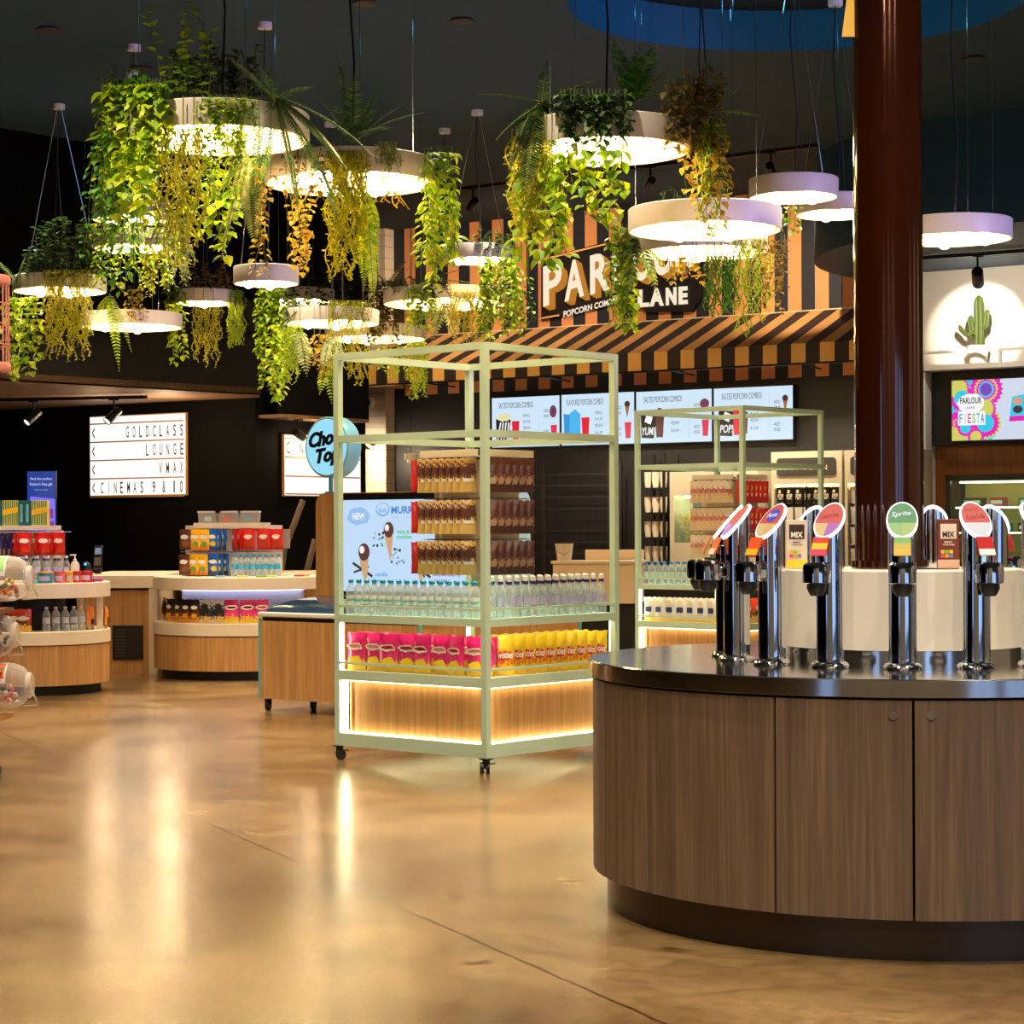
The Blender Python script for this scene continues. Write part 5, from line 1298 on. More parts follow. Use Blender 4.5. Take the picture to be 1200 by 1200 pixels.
gl = [(ch, sx2(px), (rw[0] + rw[1]) / 2 - hm2, .075 if ch != 'I' else .01, .145) for ch, px in zip('CINEMAS', (337.5, 345, 353, 361.5, 370, 378, 386))]
lightbox('lightbox_sign', 'white lightbox sign reading CINEMAS behind the round blue sign', (c2_.x, c2_.y, hm2), ang, wl2, zt2 - zb2, [z - hm2 for z in rw], gl, 'lit cinema listing signs')

# ================================================================ sweet dispenser at the left frame edge, lantern above
jx = W(0, 700, 12.5).x
ds = thing('dispenser_stand', 'tiered wooden stand cut off by the left frame edge', 'stand', (jx - .25, 12.5, 0))
for z in (1.0, .665, .38): M().box(-.3, .29, -.18, .18, z - .03, z - .002).build('shelf', RUST if z > .9 else OAK, ds)
for x in (-.28, ): M().box(x - .03, x + .03, -.16, .16, .05, 1.6).build('upright', OAK, ds)
M().box(-.35, .2, -.22, .22, 0, .05).build('base', DARK, ds)
def jar(label, px, py, lab, sweets, dx):
    c = W(px, py, 12.5); r = .135
    t = thing('sweet_jar', label, 'sweet jar', (c.x, 12.5 + dx, c.z - r), 0, 'clear sweet jars lying on the wooden stand')
    T = Matrix.Translation((0, 0, r)) @ Matrix.Rotation(R(90), 4, 'Y')
    M().lathe([(.001, -.36), (r * .9, -.36), (r, -.33), (r, -.06), (r * .96, -.02), (r * .8, .03), (r * .55, .055), (.001, .065)], 36, T=T).build('jar_body', clear('jar_plastic', (240, 236, 238), .12), t)
    M().lathe([(r * 1.005, -.17), (r * 1.005, -.05)], 20, T=T, a0=R(188), a1=R(262)).build('jar_label', mat('jar_white', (226, 226, 232), .4), t)
    M().lathe([(r * 1.012, -.1), (r * 1.012, -.06)], 14, T=T, a0=R(200), a1=R(250)).build('label_band', mat('jar_lab_%d%d' % (lab[0], lab[1]), lab, .4), t)
    M().lathe([(r * .56, .05), (r * .58, .065), (r * .5, .08), (.001, .082)], 24, T=T).build('lid', clear('jar_plastic2', (236, 230, 226), .4), t)
    M().tube([(.03, -.02, r * .5), (.085, -.03, r * .75), (.11, -.03, r * .35), (.12, -.03, .02), (.03, -.03, .015)], .006, 6).build('scoop_holder', clear('holder_plastic', (226, 214, 200), .5), t)
    s = M(); rr = random.Random(px)
    for k in range(90):
        a, z = rr.uniform(-1, 1), rr.uniform(-.33, -.0); y = a * r * .75; zz = -math.sqrt(max((r * .9) ** 2 - y * y, 0)) + .015 + rr.random() * .06
        s.ball(rr.uniform(.011, .017), (z, y, r + zz), 7, 4, k % len(sweets))
    s = s.build('sweets', [mat('sweet_%d_%d_%d' % c_, c_, .35) for c_ in sweets], t); s['kind'] = 'stuff'
    return t
jar('clear jar of orange and yellow sweets, top of the three at the left edge', 22, 678, (150, 206, 110), [(236, 130, 30), (246, 200, 60), (60, 120, 60), (190, 90, 40)], 0)
jar('clear jar with brown labels, middle of the three at the left edge', 5, 744, (96, 50, 36), [(60, 40, 90), (226, 110, 50), (90, 60, 50)], 0)
jar('clear jar of pink sweets with orange label, lowest at the left edge', 22, 803, (240, 100, 50), [(226, 190, 180), (200, 80, 80), (236, 220, 206)], 0)
lc = W(-22, 380, 12.5)
ln = thing('cage_lantern', 'pink round cage lantern with glowing bulb cut off by the left frame edge', 'lantern', (lc.x, 12.5, lc.z))
PK = mat('pink_metal', (206, 130, 130), .4)
for z in (-.25, .26): M().lathe([(.12, z - .03), (.165, z - .025), (.172, z), (.165, z + .025), (.12, z + .03)], 36).build('ring', PK, ln)
for z in (-.12, 0, .12): M().lathe([(.158, z - .004), (.163, z), (.158, z + .004)], 36).build('hoop', PK, ln)
for i in range(28):
    a = 2 * math.pi * i / 28; M().tube([(.158 * math.cos(a), .158 * math.sin(a), -.25), (.158 * math.cos(a), .158 * math.sin(a), .26)], .004, 5).build('wire', PK, ln)
M().ball(.05, (.06, 0, -.02), 16, 10).build('bulb', mat('amber_bulb', (255, 170, 80), emit=8), ln)
M().tube([(0, 0, .28), (0, 0, CZ - lc.z)], .006, 6).build('cord', BLACK, ln); M().cyl(.165, .26, .275, 36).build('cap', PK, ln)

# ================================================================ small fittings
for i, (px, py) in enumerate(((433, 472), (440, 519))):
    t_ = tw(px + 2, .21); p = grid(t_, .212, W(px, py, grid(t_, .21).y).z)
    t = thing('dome_camera', ['white dome camera with black eye, upper one on the shiplap pillar', 'white dome camera, lower one on the shiplap pillar by the cone lamp'][i], 'camera', p, -GR, 'dome cameras on the pillar')
    T = Matrix.Rotation(R(90), 4, 'X')
    M().lathe([(.001, 0), (.075, 0), (.075, .05), (.065, .06), (.001, .06)], 28, T=T).build('housing', WHITE, t)
    M().ball(.05, (-.01, -.065, 0), 18, 10).build('dome', mat('dome_black', (8, 8, 10), .08), t)
cl = W(423, 527, 29.85)
cp_ = thing('cone_lamp', 'small brass cone pendant lamp in front of the shiplap pillar', 'pendant lamp', (cl.x, 29.85, cl.z))
M().lathe([(.02, .1), (.03, .09), (.14, .0), (.136, .0), (.02, .08)], 32).build('shade', mat('shade_brass', (120, 96, 70), .4, .5), cp_)
M().ball(.055, (0, 0, -.03), 16, 10).build('bulb', BULB, cp_); M().tube([(0, 0, .1), (0, 0, CZ - cl.z)], .006, 6).build('cord', BLACK, cp_)
wlp = W(482, 535, 28.8)
o = M().cyl(.09, -.04, .04, 24).cyl(.05, -.09, -.04, 20).build('wall_light', mat('wall_light_cream', (240, 222, 190), .4), loc=(wlp.x, 28.8, wlp.z)); tag(o, 'short cream cylinder light hanging in front of the black wall', 'light')
M().tube([(0, 0, .04), (0, 0, CZ - wlp.z)], .006, 6).build('cord', BLACK, o)
def spot(label, base, aim, z0, lit=True, s=1.0, group='track spotlights'):
    t = thing('track_spotlight', label, 'spotlight', base, 0, group)
    d = (Vector(aim) - Vector(base)).normalized(); rot = d.to_track_quat('Z', 'Y').to_matrix().to_4x4()
    M().box(-.06, .06, -.02, .02, -.015, 0).cyl(.012, -.16 * s, -.01, 10).build('stem', BLACK, t)
    T = Matrix.Translation((0, 0, -.18 * s)) @ rot
    M().lathe([(.001, -.1 * s), (.045 * s, -.1 * s), (.05 * s, -.09 * s), (.05 * s, .13 * s), (.042 * s, .13 * s)], 20, T=T).build('head', BLACKP, t)
    M().lathe([(.001, .115 * s), (.044 * s, .115 * s)], 20, T=T).build('lens', mat('lens_lit', (255, 236, 206), emit=6) if lit else CHROME, t)
    return Vector(base) + Vector((0, 0, -.18 * s)) + d * .14 * s
def track(label, a, b):
    a, b = Vector(a), Vector(b); d = b - a
    o = M().box(0, d.length, -.02, .02, -.02, .02).build('lighting_track', BLACK, loc=a, rz=math.atan2(d.y, d.x)); tag(o, label, 'track', 'black lighting tracks'); return o
ta, tb = W(500, 225.5, 26.4), W(958, 171, 23.2)
ta.z = tb.z = (ta.z + tb.z) / 2
track('long black lighting track under the ceiling in front of the shop sign', ta, tb)
def on_track(a, b, px):
    k = (px - 600) / F; d = b - a; u = (k * a.y - a.x) / (d.x - k * d.y); return a + d * u
for i, (px, aim) in enumerate(((556, (455, 400)), (640, (600, 330)), (764, (690, 330)), (842, (780, 320)), (905, (940, 320)))):
    b_ = on_track(ta, tb, px); tt = tw(aim[0], .02); tg = grid(tt, .02, zw(aim[0], aim[1], .02))
    e = spot('black track spotlight, %s from the left along the shop track' % ORD[i], b_ - Vector((0, 0, .02)), tg, 0)
    lamp('track_beam', 'SPOT', e, {556: 420, 640: 480, 764: 230, 842: 230, 905: 900}[px], (1, .76, .5), .03, angle=64 if px != 905 else 46, blend=1.0, aim=tg - Vector((0, 0, .2)))
ra_, rb_ = W(1076, 305, 24.3), W(1215, 294, 23.6); ra_.z = rb_.z = 4.5
track('short black lighting track above the cactus', ra_, rb_)
b_ = on_track(ra_, rb_, 1147); tg = grid(tw(1152, .0), 0, zw(1152, 385, 0))
e = spot('black track spotlight aimed at the cactus', b_ - Vector((0, 0, .02)), tg, 0, s=1.3)
lamp('cactus_wash', 'SPOT', e + Vector((0, -.02, -.05)), 55, (1, .86, .68), .04, angle=150, blend=1, aim=tg)
lamp('cactus_beam', 'SPOT', e + Vector((0, 0, -.05)), 250, (1, .84, .62), .03, angle=44, blend=.35, aim=tg)
la, lb_ = W(-40, 485, 25.5), W(172, 469.5, 25.0); la.z = lb_.z = 3.0
track('black lighting track under the low soffit', la, lb_)
for i, px in enumerate((40, 134)):
    b_ = on_track(la, lb_, px); e = spot('black spotlight under the soffit, %s one' % ('left' if i == 0 else 'right'), b_ - Vector((0, 0, .02)), b_ + Vector((-.5, -.5, -.6)), 0)
    lamp('soffit_beam', 'SPOT', e, 60, WARM, .03, angle=60, aim=e + Vector((-.5, -.8, -1)))
b_ = S + du_ * .22 + dv_ * .55; b_.z = 2.8
e = spot('black spotlight under the narrow soffit', b_, b_ + Vector((1, 2.4, -.8)), 0)
lamp('sign_beam', 'SPOT', e, 60, (1, .84, .62), .03, angle=50, aim=grid(-1.9, .21, 2.1))
lamp('pillar_wash', 'POINT', tuple(cp_.location - Vector((0, 0, .14))), 42, (1, .8, .55), .05)
for i, (x, y, z) in enumerate(((-4.15, 25.7, 2.66), (-5.0, 25.9, 2.6), (-2.45, 26.6, 2.5))):
    lamp('soffit_fill', 'POINT', (x, y, z), (34, 18, 14)[i], (1, .7, .4), .05)  # added fill points without fittings of their own, they brighten the soffits
for i, (px, py, lb) in enumerate(((57, 33, 'upper left'), (165, 79, 'left of the tall sprigs'), (541, 23, 'centre'), (428, 2, 'top edge'), (1142, 67, 'right of the column'))):
    a_, b_ = ray(px, py); Y = (CZ - H) / b_
    o = M().lathe([(.001, 0), (.09, 0), (.1, -.012), (.1, -.02), (.085, -.022), (.001, -.02)], 28).build('ceiling_speaker', mat('speaker_brown', (60, 46, 34), .6), loc=(a_ * Y, Y, CZ)); tag(o, 'small round brown ceiling speaker, %s of the ceiling' % lb, 'speaker', 'round ceiling speakers')
# ================================================================ ring pendant lamps
def mk_lamp(key, px, py, wpx, Y, label, nb, plants, mode):
    c = W(px, py, Y); Rr = wpx / F * Y / 2; hb = .145
    t = thing('pendant_lamp', label, 'pendant lamp', c, 0, 'white ring pendant lamps')
    M().lathe([(Rr - .012, .0), (Rr, .0), (Rr + .002, .005), (Rr + .002, hb - .006), (Rr - .004, hb), (Rr - .03, hb), (Rr - .03, hb - .02), (Rr - .012, hb - .03), (Rr - .012, 0)], 64).build('ring', RINGW, t)
    M().lathe([(.001, hb - .045), (Rr - .013, hb - .045), (Rr - .013, hb - .035), (.001, hb - .035)], 48).build('reflector', mat('reflector_white', (240, 228, 206), .5), t)
    for i in range(nb):
        a = 2 * math.pi * i / nb + .5 + px; rr = Rr * .55
        b = M().ball(.052 if Rr > .4 else .045, (rr * math.cos(a), rr * math.sin(a), .012), 14, 9).build('bulb', BULB, t, label='glowing round bulb')
        M().cyl(.02, .05, .102, 12, (rr * math.cos(a), rr * math.sin(a))).build('bulb_holder', WHITE, b)
    if plants: M().lathe([(Rr - .2, hb - .03), (Rr - .035, hb - .03), (Rr - .035, hb - .008), (Rr - .2, hb - .008)], 40).build('planter_soil', mat('soil'), t)
    top = CZ - c.z
    if mode == 'cone':
        for i in range(3):
            a = 2 * math.pi * i / 3 + .6; M().tube([(Rr * .93 * math.cos(a), Rr * .93 * math.sin(a), hb - .01), (.02 * math.cos(a), .02 * math.sin(a), top - .03)], .0035, 5).build('wire', STEEL, t)
    else:
        for i in range(3):
            a = 2 * math.pi * i / 3 + .3 + px * .1; M().tube([(Rr * .93 * math.cos(a), Rr * .93 * math.sin(a), hb - .01), (Rr * .93 * math.cos(a), Rr * .93 * math.sin(a), top)], .0032, 5).build('wire', STEEL, t)
    M().tube([(.01, 0, hb - .04), (.03, 0, top * .35), (-.02, 0, top * .7), (0, 0, top - .02)], .007, 6).build('power_cord', BLACK, t)
    M().cyl(.06, top - .05, top, 24).build('canopy', WHITE, t)
    LAMPS[key] = (c, Rr, hb)
    return t
LAMPS = {}
spec = [('A', 258, 165, 208, 11.9, 'large planter ring lamp at upper left, overgrown on every side', 6, 1, 'str'),
        ('B', 410, 216, 198, 13.05, 'large planter ring lamp right of the upper left one, fern on top', 6, 1, 'str'),
        ('C', 707, 178, 204, 12.2, 'large planter ring lamp hanging highest, above the shop sign', 6, 1, 'str'),
        ('D', 826, 271, 179, 14.04, 'large bare ring lamp overlapping the shop sign at its right', 5, 1, 'str'),
        ('E', 823, 297, 152, 16.7, 'planter ring lamp just under and behind the large bare one', 5, 1, 'str'),
        ('F', 930, 232, 104, 16.2, 'small bare ring lamp on splayed wires left of the column', 4, 0, 'cone'),
        ('G', 980, 252, 95, 17.2, 'small bare ring lamp half hidden by the column', 4, 0, 'cone'),
        ('Hh', 1118, 281, 134, 16.0, 'bare ring lamp right of the column', 4, 0, 'str'),
        ('I', 70, 342, 108, 21.3, 'planter ring lamp with hanging moss near the left edge', 5, 1, 'cone'),
        ('J', 158, 292, 95, 18.7, 'small planter ring lamp buried in the vines at left', 4, 1, 'cone'),
        ('K', 155, 258, 92, 19.85, 'small planter ring lamp, upper of two buried in the vines', 4, 1, 'cone'),
        ('L', 155, 384, 116, 22.6, 'bare ring lamp with three bulbs over the listing lightbox', 4, 1, 'str'),
        ('Mm', 240, 356, 68, 23.6, 'small planter ring lamp above the lit round counter', 3, 1, 'cone'),
        ('N', 312, 333, 76, 17.9, 'small bare ring lamp at the middle left', 4, 0, 'cone'),
        ('O', 388, 380, 112, 22.3, 'planter ring lamp just above the mint cart corner', 5, 1, 'str'),
        ('P', 440, 398, 118, 24.5, 'planter ring lamp behind the top rail of the near cart', 5, 1, 'str'),
        ('Q', 352, 354, 80, 25.5, 'small planter ring lamp far back in the dark foliage', 3, 1, 'str'),
        ('Rr', 522, 357, 145, 22.7, 'wide planter ring lamp with ferns above the near cart', 5, 1, 'str'),
        ('S', 560, 306, 84, 21.7, 'small planter ring lamp in front of the striped wall', 4, 1, 'cone')]
for s in spec: mk_lamp(*s)

# ================================================================ plants in the lamps
LF = {'lime': leafmat('leaf_lime', [(0, (92, 140, 8)), (.5, (150, 182, 14)), (1, (206, 210, 40))]),
      'green': leafmat('leaf_green', [(0, (36, 96, 12)), (.6, (80, 146, 22)), (1, (130, 178, 40))]),
      'dark': leafmat('leaf_dark', [(0, (26, 52, 20)), (.6, (50, 84, 32)), (1, (96, 110, 40))]),
      'moss': leafmat('leaf_moss', [(0, (136, 150, 8)), (.6, (186, 182, 20)), (1, (220, 206, 50))]),
      'fern': leafmat('leaf_fern', [(0, (62, 100, 52)), (.6, (96, 128, 70)), (1, (134, 156, 92))]),
      'pale': leafmat('leaf_pale', [(0, (130, 146, 84)), (.6, (164, 176, 112)), (1, (190, 196, 136))]),
      'gold': leafmat('leaf_gold', [(0, (150, 120, 24)), (.5, (196, 164, 44)), (1, (214, 190, 76))]),
      'bronze': leafmat('leaf_bronze', [(0, (82, 66, 26)), (.5, (128, 98, 36)), (1, (150, 134, 50))])}
STEMM = mat('stem_green', (96, 110, 40), .6)
RP = random.Random(21)
def leaf(q, p, d, n, L, wd=.7, fold=.25):
    """one folded heart-shaped leaf from p along d"""
    d = d.normalized(); s = d.cross(n)
    if s.length < 1e-4: s = d.cross(Vector((1, 0, .3)))
    s.normalize(); n = s.cross(d)
    hw = L * wd / 2
    P = [p, p + d * L * .3 + s * hw + n * hw * fold, p + d * L * .68 + s * hw * .72 + n * hw * fold * .7, p + d * L - n * L * .1, p + d * L * .68 - s * hw * .72 + n * hw * fold * .7, p + d * L * .3 - s * hw + n * hw * fold]
    o = len(q.v); q.v += [tuple(v) for v in P]; q.f += [(o, o + 1, o + 2, o + 3), (o, o + 3, o + 4, o + 5)]; q.m += [0, 0]
def rv(s=1.0): return Vector((RP.uniform(-s, s), RP.uniform(-s, s), RP.uniform(-s, s)))
def rimpt(key, px, py, back=False):
    """a point over the rim of a lamp under photograph column px"""
    c, Rr, hb = LAMPS[key]; Y = c.y
    for _ in range(3):
        x = W(px, py, Y).x - c.x
        if abs(x) < Rr: Y = c.y + (1 if back else -1) * (math.sqrt(Rr * Rr - x * x) + .03)
        else: Y = c.y + RP.uniform(-.2, .2) * Rr
    return Y
def plant(name, label, cat, mfol, q, stems, group='plants growing in the ring lamps', stemm=None):
    # the root sits at the crown of the plant
    k = min(len(stems.v), 1)
    v0 = Vector(stems.v[0]) if k else Vector(q.v[0])
    for m_ in (q, stems): m_.v = [(a - v0.x, b - v0.y, c - v0.z) for a, b, c in m_.v]
    t = thing(name, label, cat, v0, 0, group)
    q.build('foliage', LF[mfol], t, smooth=0)
    if stems.f: stems.build('stems', stemm or STEMM, t)
    return t
def vine(key, x0, x1, y0, y1, mfol, label, n=9, L=.06, step=.034, name='trailing_vine', spread=.05, wd=.75, short=.45, back=False, up=.0):
    q, st = M(), M()
    for i in range(n):
        px = x0 + (x1 - x0) * (i + .5 + RP.uniform(-.4, .4)) / n
        Y = rimpt(key, px, y0, back); p = W(px, y0, Y); ln = (y1 - y0) / F * Y * RP.uniform(short, 1.0) if n > 2 else (y1 - y0) / F * Y
        c_, R_, hb_ = LAMPS[key]; top = Vector((p.x, p.y, max(c_.z + hb_ + .005, p.z)))
        k = max(4, int(ln / step)); pts = [top + Vector((0, .1 if not back else -.1, .0)), top, p.copy()]; drift = Vector((RP.uniform(-1, 1), RP.uniform(-1, 1), 0)) * spread / k
        for j in range(k):
            p = p + Vector((0, 0, -ln / k)) + drift + Vector((RP.uniform(-1, 1), RP.uniform(-1, 1), 0)) * .007
            pts.append(p.copy())
            for s in range(2):
                a = RP.uniform(0, 2 * math.pi); o = Vector((math.cos(a), math.sin(a) - .35, 0))
                leaf(q, p + o * .012, o * RP.uniform(.5, 1.1) + Vector((0, 0, RP.uniform(-1.1, -.15))), o * .4 + Vector((0, -.3, 1)) + rv(.3), L * RP.uniform(.65, 1.2), wd)
        st.tube(pts, .0025, 4)
    return plant(name, label, 'hanging plant', mfol, q, st)
def moss(key, x0, x1, y0, y1, mfol, label, n=34, L=.02, name='string_plant', back=False, short=.5, wig=.017):
    q, st = M(), M()
    for i in range(n):
        px = x0 + (x1 - x0) * (i + RP.random()) / n
        Y = rimpt(key, px, y0, back) + RP.uniform(-.05, .05); p = W(px, y0, Y); ln = (y1 - y0) / F * Y * RP.uniform(short, 1)
        c_, R_, hb_ = LAMPS[key]; top = Vector((p.x, p.y, max(c_.z + hb_ + .005, p.z + .001)))
        k = max(5, int(ln / .03)); pts = [top, p.copy()] if i % 9 == 0 else [p.copy()]; ph = RP.uniform(0, 6)
        for j in range(k):
            p = p + Vector((math.sin(ph + j * .8) * wig + RP.uniform(-1, 1) * .004, RP.uniform(-1, 1) * .006, -ln / k)); pts.append(p.copy())
            for s in range(2):
                o = Vector((RP.uniform(-1, 1), RP.uniform(-1, .4), RP.uniform(-.9, .2)))
                leaf(q, p, o, rv() + Vector((0, -.5, 0)), L * RP.uniform(.5, 1.0), .4, 0)
        st.tube(pts, .0042, 3)
    return plant(name, label, 'hanging plant', mfol, q, st, stemm=LF[mfol])
def frond(q, st, p, d, ln, droop, wd=.16, n=26, gap=1.0):
    """one fern frond: arching rib with paired leaflets"""
    pts = [p.copy()]; d = d.normalized()
    for j in range(n):
        d = (d + Vector((0, 0, -droop / n))).normalized(); p = p + d * ln / n; pts.append(p.copy())
        u = (j + 1) / n; wl = wd * (math.sin(math.pi * min(u * .93 + .1, 1)) ** .6) * (1 - u * .45)
        s = d.cross(Vector((0, 0, 1)))
        if s.length < .05: s = d.cross(Vector((0, 1, 0)))
        s.normalize(); nn_ = s.cross(d)
        for sg_ in (-1, 1):
            leaf(q, p, s * sg_ + d * .45 + nn_ * .12 - Vector((0, 0, .12)), nn_, max(wl, .012), min(ln / n / max(wl, .02) * .9 * gap, .36), .05)
    st.tube(pts, .0045, 4, r1=.0015)
def fern(key, px, py, specs, mfol, label, dY=0.0, name='fern'):
    """specs: (target px, target py, arch, width) of every frond tip"""
    q, st = M(), M(); c, Rr, hb = LAMPS[key]
    Y = rimpt(key, px, py) + dY; p = W(px, py, Y)
    for (tx, ty, droop, wd) in specs:
        e = W(tx, ty, Y + RP.uniform(-.25, .2)); v = e - p; droop *= .62; wd *= .8; ln = v.length * (1 + droop * .12)
        d = v.normalized() + Vector((0, 0, droop * .5))
        frond(q, st, p + rv(.015), d, ln, droop * 1.02, wd, max(14, int(ln / (.016 if Y < 15 else .036))))
    return plant(name, label, 'fern', mfol, q, st)
def bush(key, x0, x1, y0, y1, mfol, label, n=12, L=.05, name='leafy_plant', wd=.6, dens=.03, back=False, dY=0.0):
    """upright sprigs; y0 is the foot, y1 the highest tip"""
    q, st = M(), M()
    for i in range(n):
        px = x0 + (x1 - x0) * (i + .5) / n
        Y = rimpt(key, px, y0, back) + RP.uniform(0, .12) + dY; p = W(px + RP.uniform(-4, 4), y0, Y); ln = (y0 - y1) / F * Y * RP.uniform(.4, 1)
        k = max(3, int(ln / dens)); pts = [p.copy()]; dr = Vector((RP.uniform(-1, 1), RP.uniform(-1, 1), 0)) * .4
        for j in range(k):
            p = p + (Vector((0, 0, 1)) + dr * (j / k) + rv(.25)).normalized() * ln / k; pts.append(p.copy())
            for s in range(2):
                a = RP.uniform(0, 6.28); o = Vector((math.cos(a), math.sin(a), RP.uniform(-.2, .6)))
                leaf(q, p, o, Vector((0, 0, 1)) + rv(.4), L * RP.uniform(.6, 1.25), wd)
        st.tube(pts, .003, 4)
    return plant(name, label, 'plant', mfol, q, st)

# --- lamp A
vine('A', 118, 196, 92, 262, 'lime', 'dense yellow-green pothos hanging off the left of the upper left lamp', 17, .075, .036, 'pothos', .1, .95, .55)
vine('A', 112, 160, 150, 345, 'green', 'small-leaved green vine falling lowest at the far left of the lamps', 11, .05, .034, 'trailing_vine', .1, .7, .55)
bush('A', 122, 192, 128, 78, 'green', 'green sprigs standing on the left rim of the upper left lamp', 12, .06)
bush('A', 190, 250, 118, 4, 'lime', 'tall thin sprigs rising highest from the upper left lamp', 9, .06, 'climbing_sprigs', .6, .045, dY=.3)
bush('A', 200, 300, 122, 52, 'dark', 'dark leafy plant along the back rim of the upper left lamp', 32, .055, back=True)
vine('A', 236, 296, 112, 236, 'lime', 'fine small-leaved creeper over the front rim of the upper left lamp', 12, .034, .016, 'creeper', .02, .9, .35)
vine('A', 218, 285, 186, 312, 'lime', 'large-leaved pothos under the middle of the upper left lamp', 8, .085, .06, 'pothos', .06, .75, .4, back=True)
moss('A', 190, 236, 150, 312, 'moss', 'yellow string plant between two pothos under the upper left lamp', 34, .03)
fern('A', 322, 116, [(406, 162, .9, .17), (402, 205, 1.1, .18), (345, 245, 1.3, .16), (270, 66, .4, .14), (366, 98, .8, .12), (300, 240, 1.4, .15), (384, 250, 1.2, .16), (250, 122, .9, .1), (430, 185, 1.0, .14), (310, 80, .3, .1)], 'fern', 'large grey-green fern spilling over the right of the upper left lamp')
fern('A', 290, 182, [(276, 250, .6, .12), (296, 282, .5, .13), (310, 262, .5, .1), (262, 300, .7, .1)], 'pale', 'pale hanging fern fronds under the right of the upper left lamp', .3, 'hanging_fern')
vine('A', 302, 328, 190, 318, 'gold', 'thin golden ivy strand right of the pale hanging fronds', 2, .042, .032, 'ivy', .12, .85, .9)
# --- lamp B
vine('B', 338, 366, 215, 326, 'gold', 'thick golden ivy garland hanging left of the yellow strings', 5, .043, .03, 'ivy', .04, .85, .75)
vine('B', 326, 400, 175, 240, 'bronze', 'short golden brown ivy across the left rim of the fern lamp', 7, .038, .034, 'ivy', .05, .85, .5)
fern('B', 413, 166, [(396, 62, .3, .13), (446, 98, .5, .12), (470, 120, .7, .12), (490, 132, .8, .1), (372, 108, .5, .12), (418, 88, .3, .12), (458, 150, 1.0, .12), (392, 120, .6, .1), (440, 130, .6, .12)], 'fern', 'upright fern standing on top of the second large lamp', .35)
moss('B', 384, 430, 176, 332, 'moss', 'thick yellow string plant hanging in front of the second large lamp', 60, .03, wig=.014)
fern('B', 428, 225, [(446, 305, .4, .1), (436, 352, .4, .1), (428, 335, .4, .09), (446, 272, .5, .09)], 'lime', 'bright green hanging fern right of the thick yellow strings', .05, 'hanging_fern')
moss('B', 444, 466, 166, 206, 'pale', 'short pale string plant over the front rim of the second large lamp', 20, .03)
vine('B', 496, 532, 172, 335, 'lime', 'bushy light green trailing plant at the right end of the second large lamp', 11, .075, .036, 'trailing_vine', .04, .55, .7)
moss('B', 448, 474, 224, 244, 'gold', 'few dry strings under the second large lamp', 7, .02, name='dry_strings')
# --- lamp C
fern('C', 632, 122, [(602, 195, 1.2, .14), (612, 160, 1.0, .14), (560, 112, .6, .1), (640, 70, .2, .08), (655, 180, 1.2, .14), (620, 215, 1.3, .14), (585, 160, .9, .12), (668, 130, .7, .12), (700, 92, .5, .14), (640, 200, 1.2, .14)], 'dark', 'dark plume fern on the left rim of the highest lamp', .05)
moss('C', 600, 642, 160, 285, 'moss', 'yellow feathery strings hanging under the dark plume fern', 40, .04, name='asparagus_fern')
vine('C', 655, 738, 104, 175, 'dark', 'dark green ivy covering the front of the highest lamp', 16, .06, .032, 'ivy', .05, .85, .6)
vine('C', 606, 672, 170, 322, 'lime', 'long yellow-green pothos falling left of the shop sign', 9, .085, .05, 'pothos', .08, .75, .45)
vine('C', 662, 736, 165, 285, 'lime', 'yellow-green pothos under the front of the highest lamp', 9, .08, .05, 'pothos', .06, .75, .4)
fern('C', 740, 118, [(718, 44, .3, .13), (768, 55, .4, .13), (800, 78, .6, .12), (750, 60, .3, .12), (790, 110, .7, .1), (722, 88, .5, .1), (762, 95, .5, .1)], 'green', 'bright fern standing on top of the highest lamp', .5)
vine('C', 782, 842, 92, 175, 'bronze', 'bronze ivy bunched on the right rim of the highest lamp', 14, .06, .034, 'ivy', .06, .85, .5)
vine('C', 796, 856, 150, 282, 'gold', 'golden ivy falling from the right rim over the bare lamp', 7, .055, .04, 'ivy', .05, .85, .5)
moss('C', 818, 846, 140, 275, 'lime', 'light green beaded strings at the right of the highest lamp', 22, .03, name='string_of_beads')
bush('C', 800, 850, 120, 72, 'bronze', 'bronze sprigs standing on the right rim of the highest lamp', 8, .05)
fern('C', 842, 128, [(890, 134, .5, .09), (868, 100, .3, .08)], 'green', 'single thin frond sticking out right of the highest lamp')
# --- lamps D and E
vine('E', 718, 745, 262, 390, 'lime', 'bright pothos hanging between the two parts of the shop sign', 8, .065, .036, 'pothos', .015, .9, .6)
fern('E', 748, 282, [(735, 350, .7, .14), (770, 345, .7, .15), (760, 330, .6, .13), (725, 320, .8, .12), (782, 318, .8, .12)], 'fern', 'grey fern over the left rim of the lower sign lamp', 0, 'hanging_fern')
vine('E', 780, 822, 296, 338, 'gold', 'small golden ivy under the lower sign lamp', 5, .045, .034, 'ivy', .05, .85, .6)
moss('E', 828, 862, 300, 372, 'green', 'vivid green string plant right of the word LANE', 36, .03)
moss('E', 858, 902, 280, 395, 'lime', 'long light green string plant hanging lowest before the awning', 34, .03)
vine('E', 884, 922, 276, 368, 'bronze', 'bronze ivy at the right end of the lower sign lamp', 8, .05, .034, 'ivy', .06, .85, .5)
bush('D', 770, 850, 240, 222, 'dark', 'low dark leaves on the back rim of the bare sign lamp', 12, .05, back=True)
vine('D', 905, 936, 236, 275, 'lime', 'small light ivy twig under the right end of the bare sign lamp', 4, .05, .034, 'ivy', .05, .85, .6, back=True)
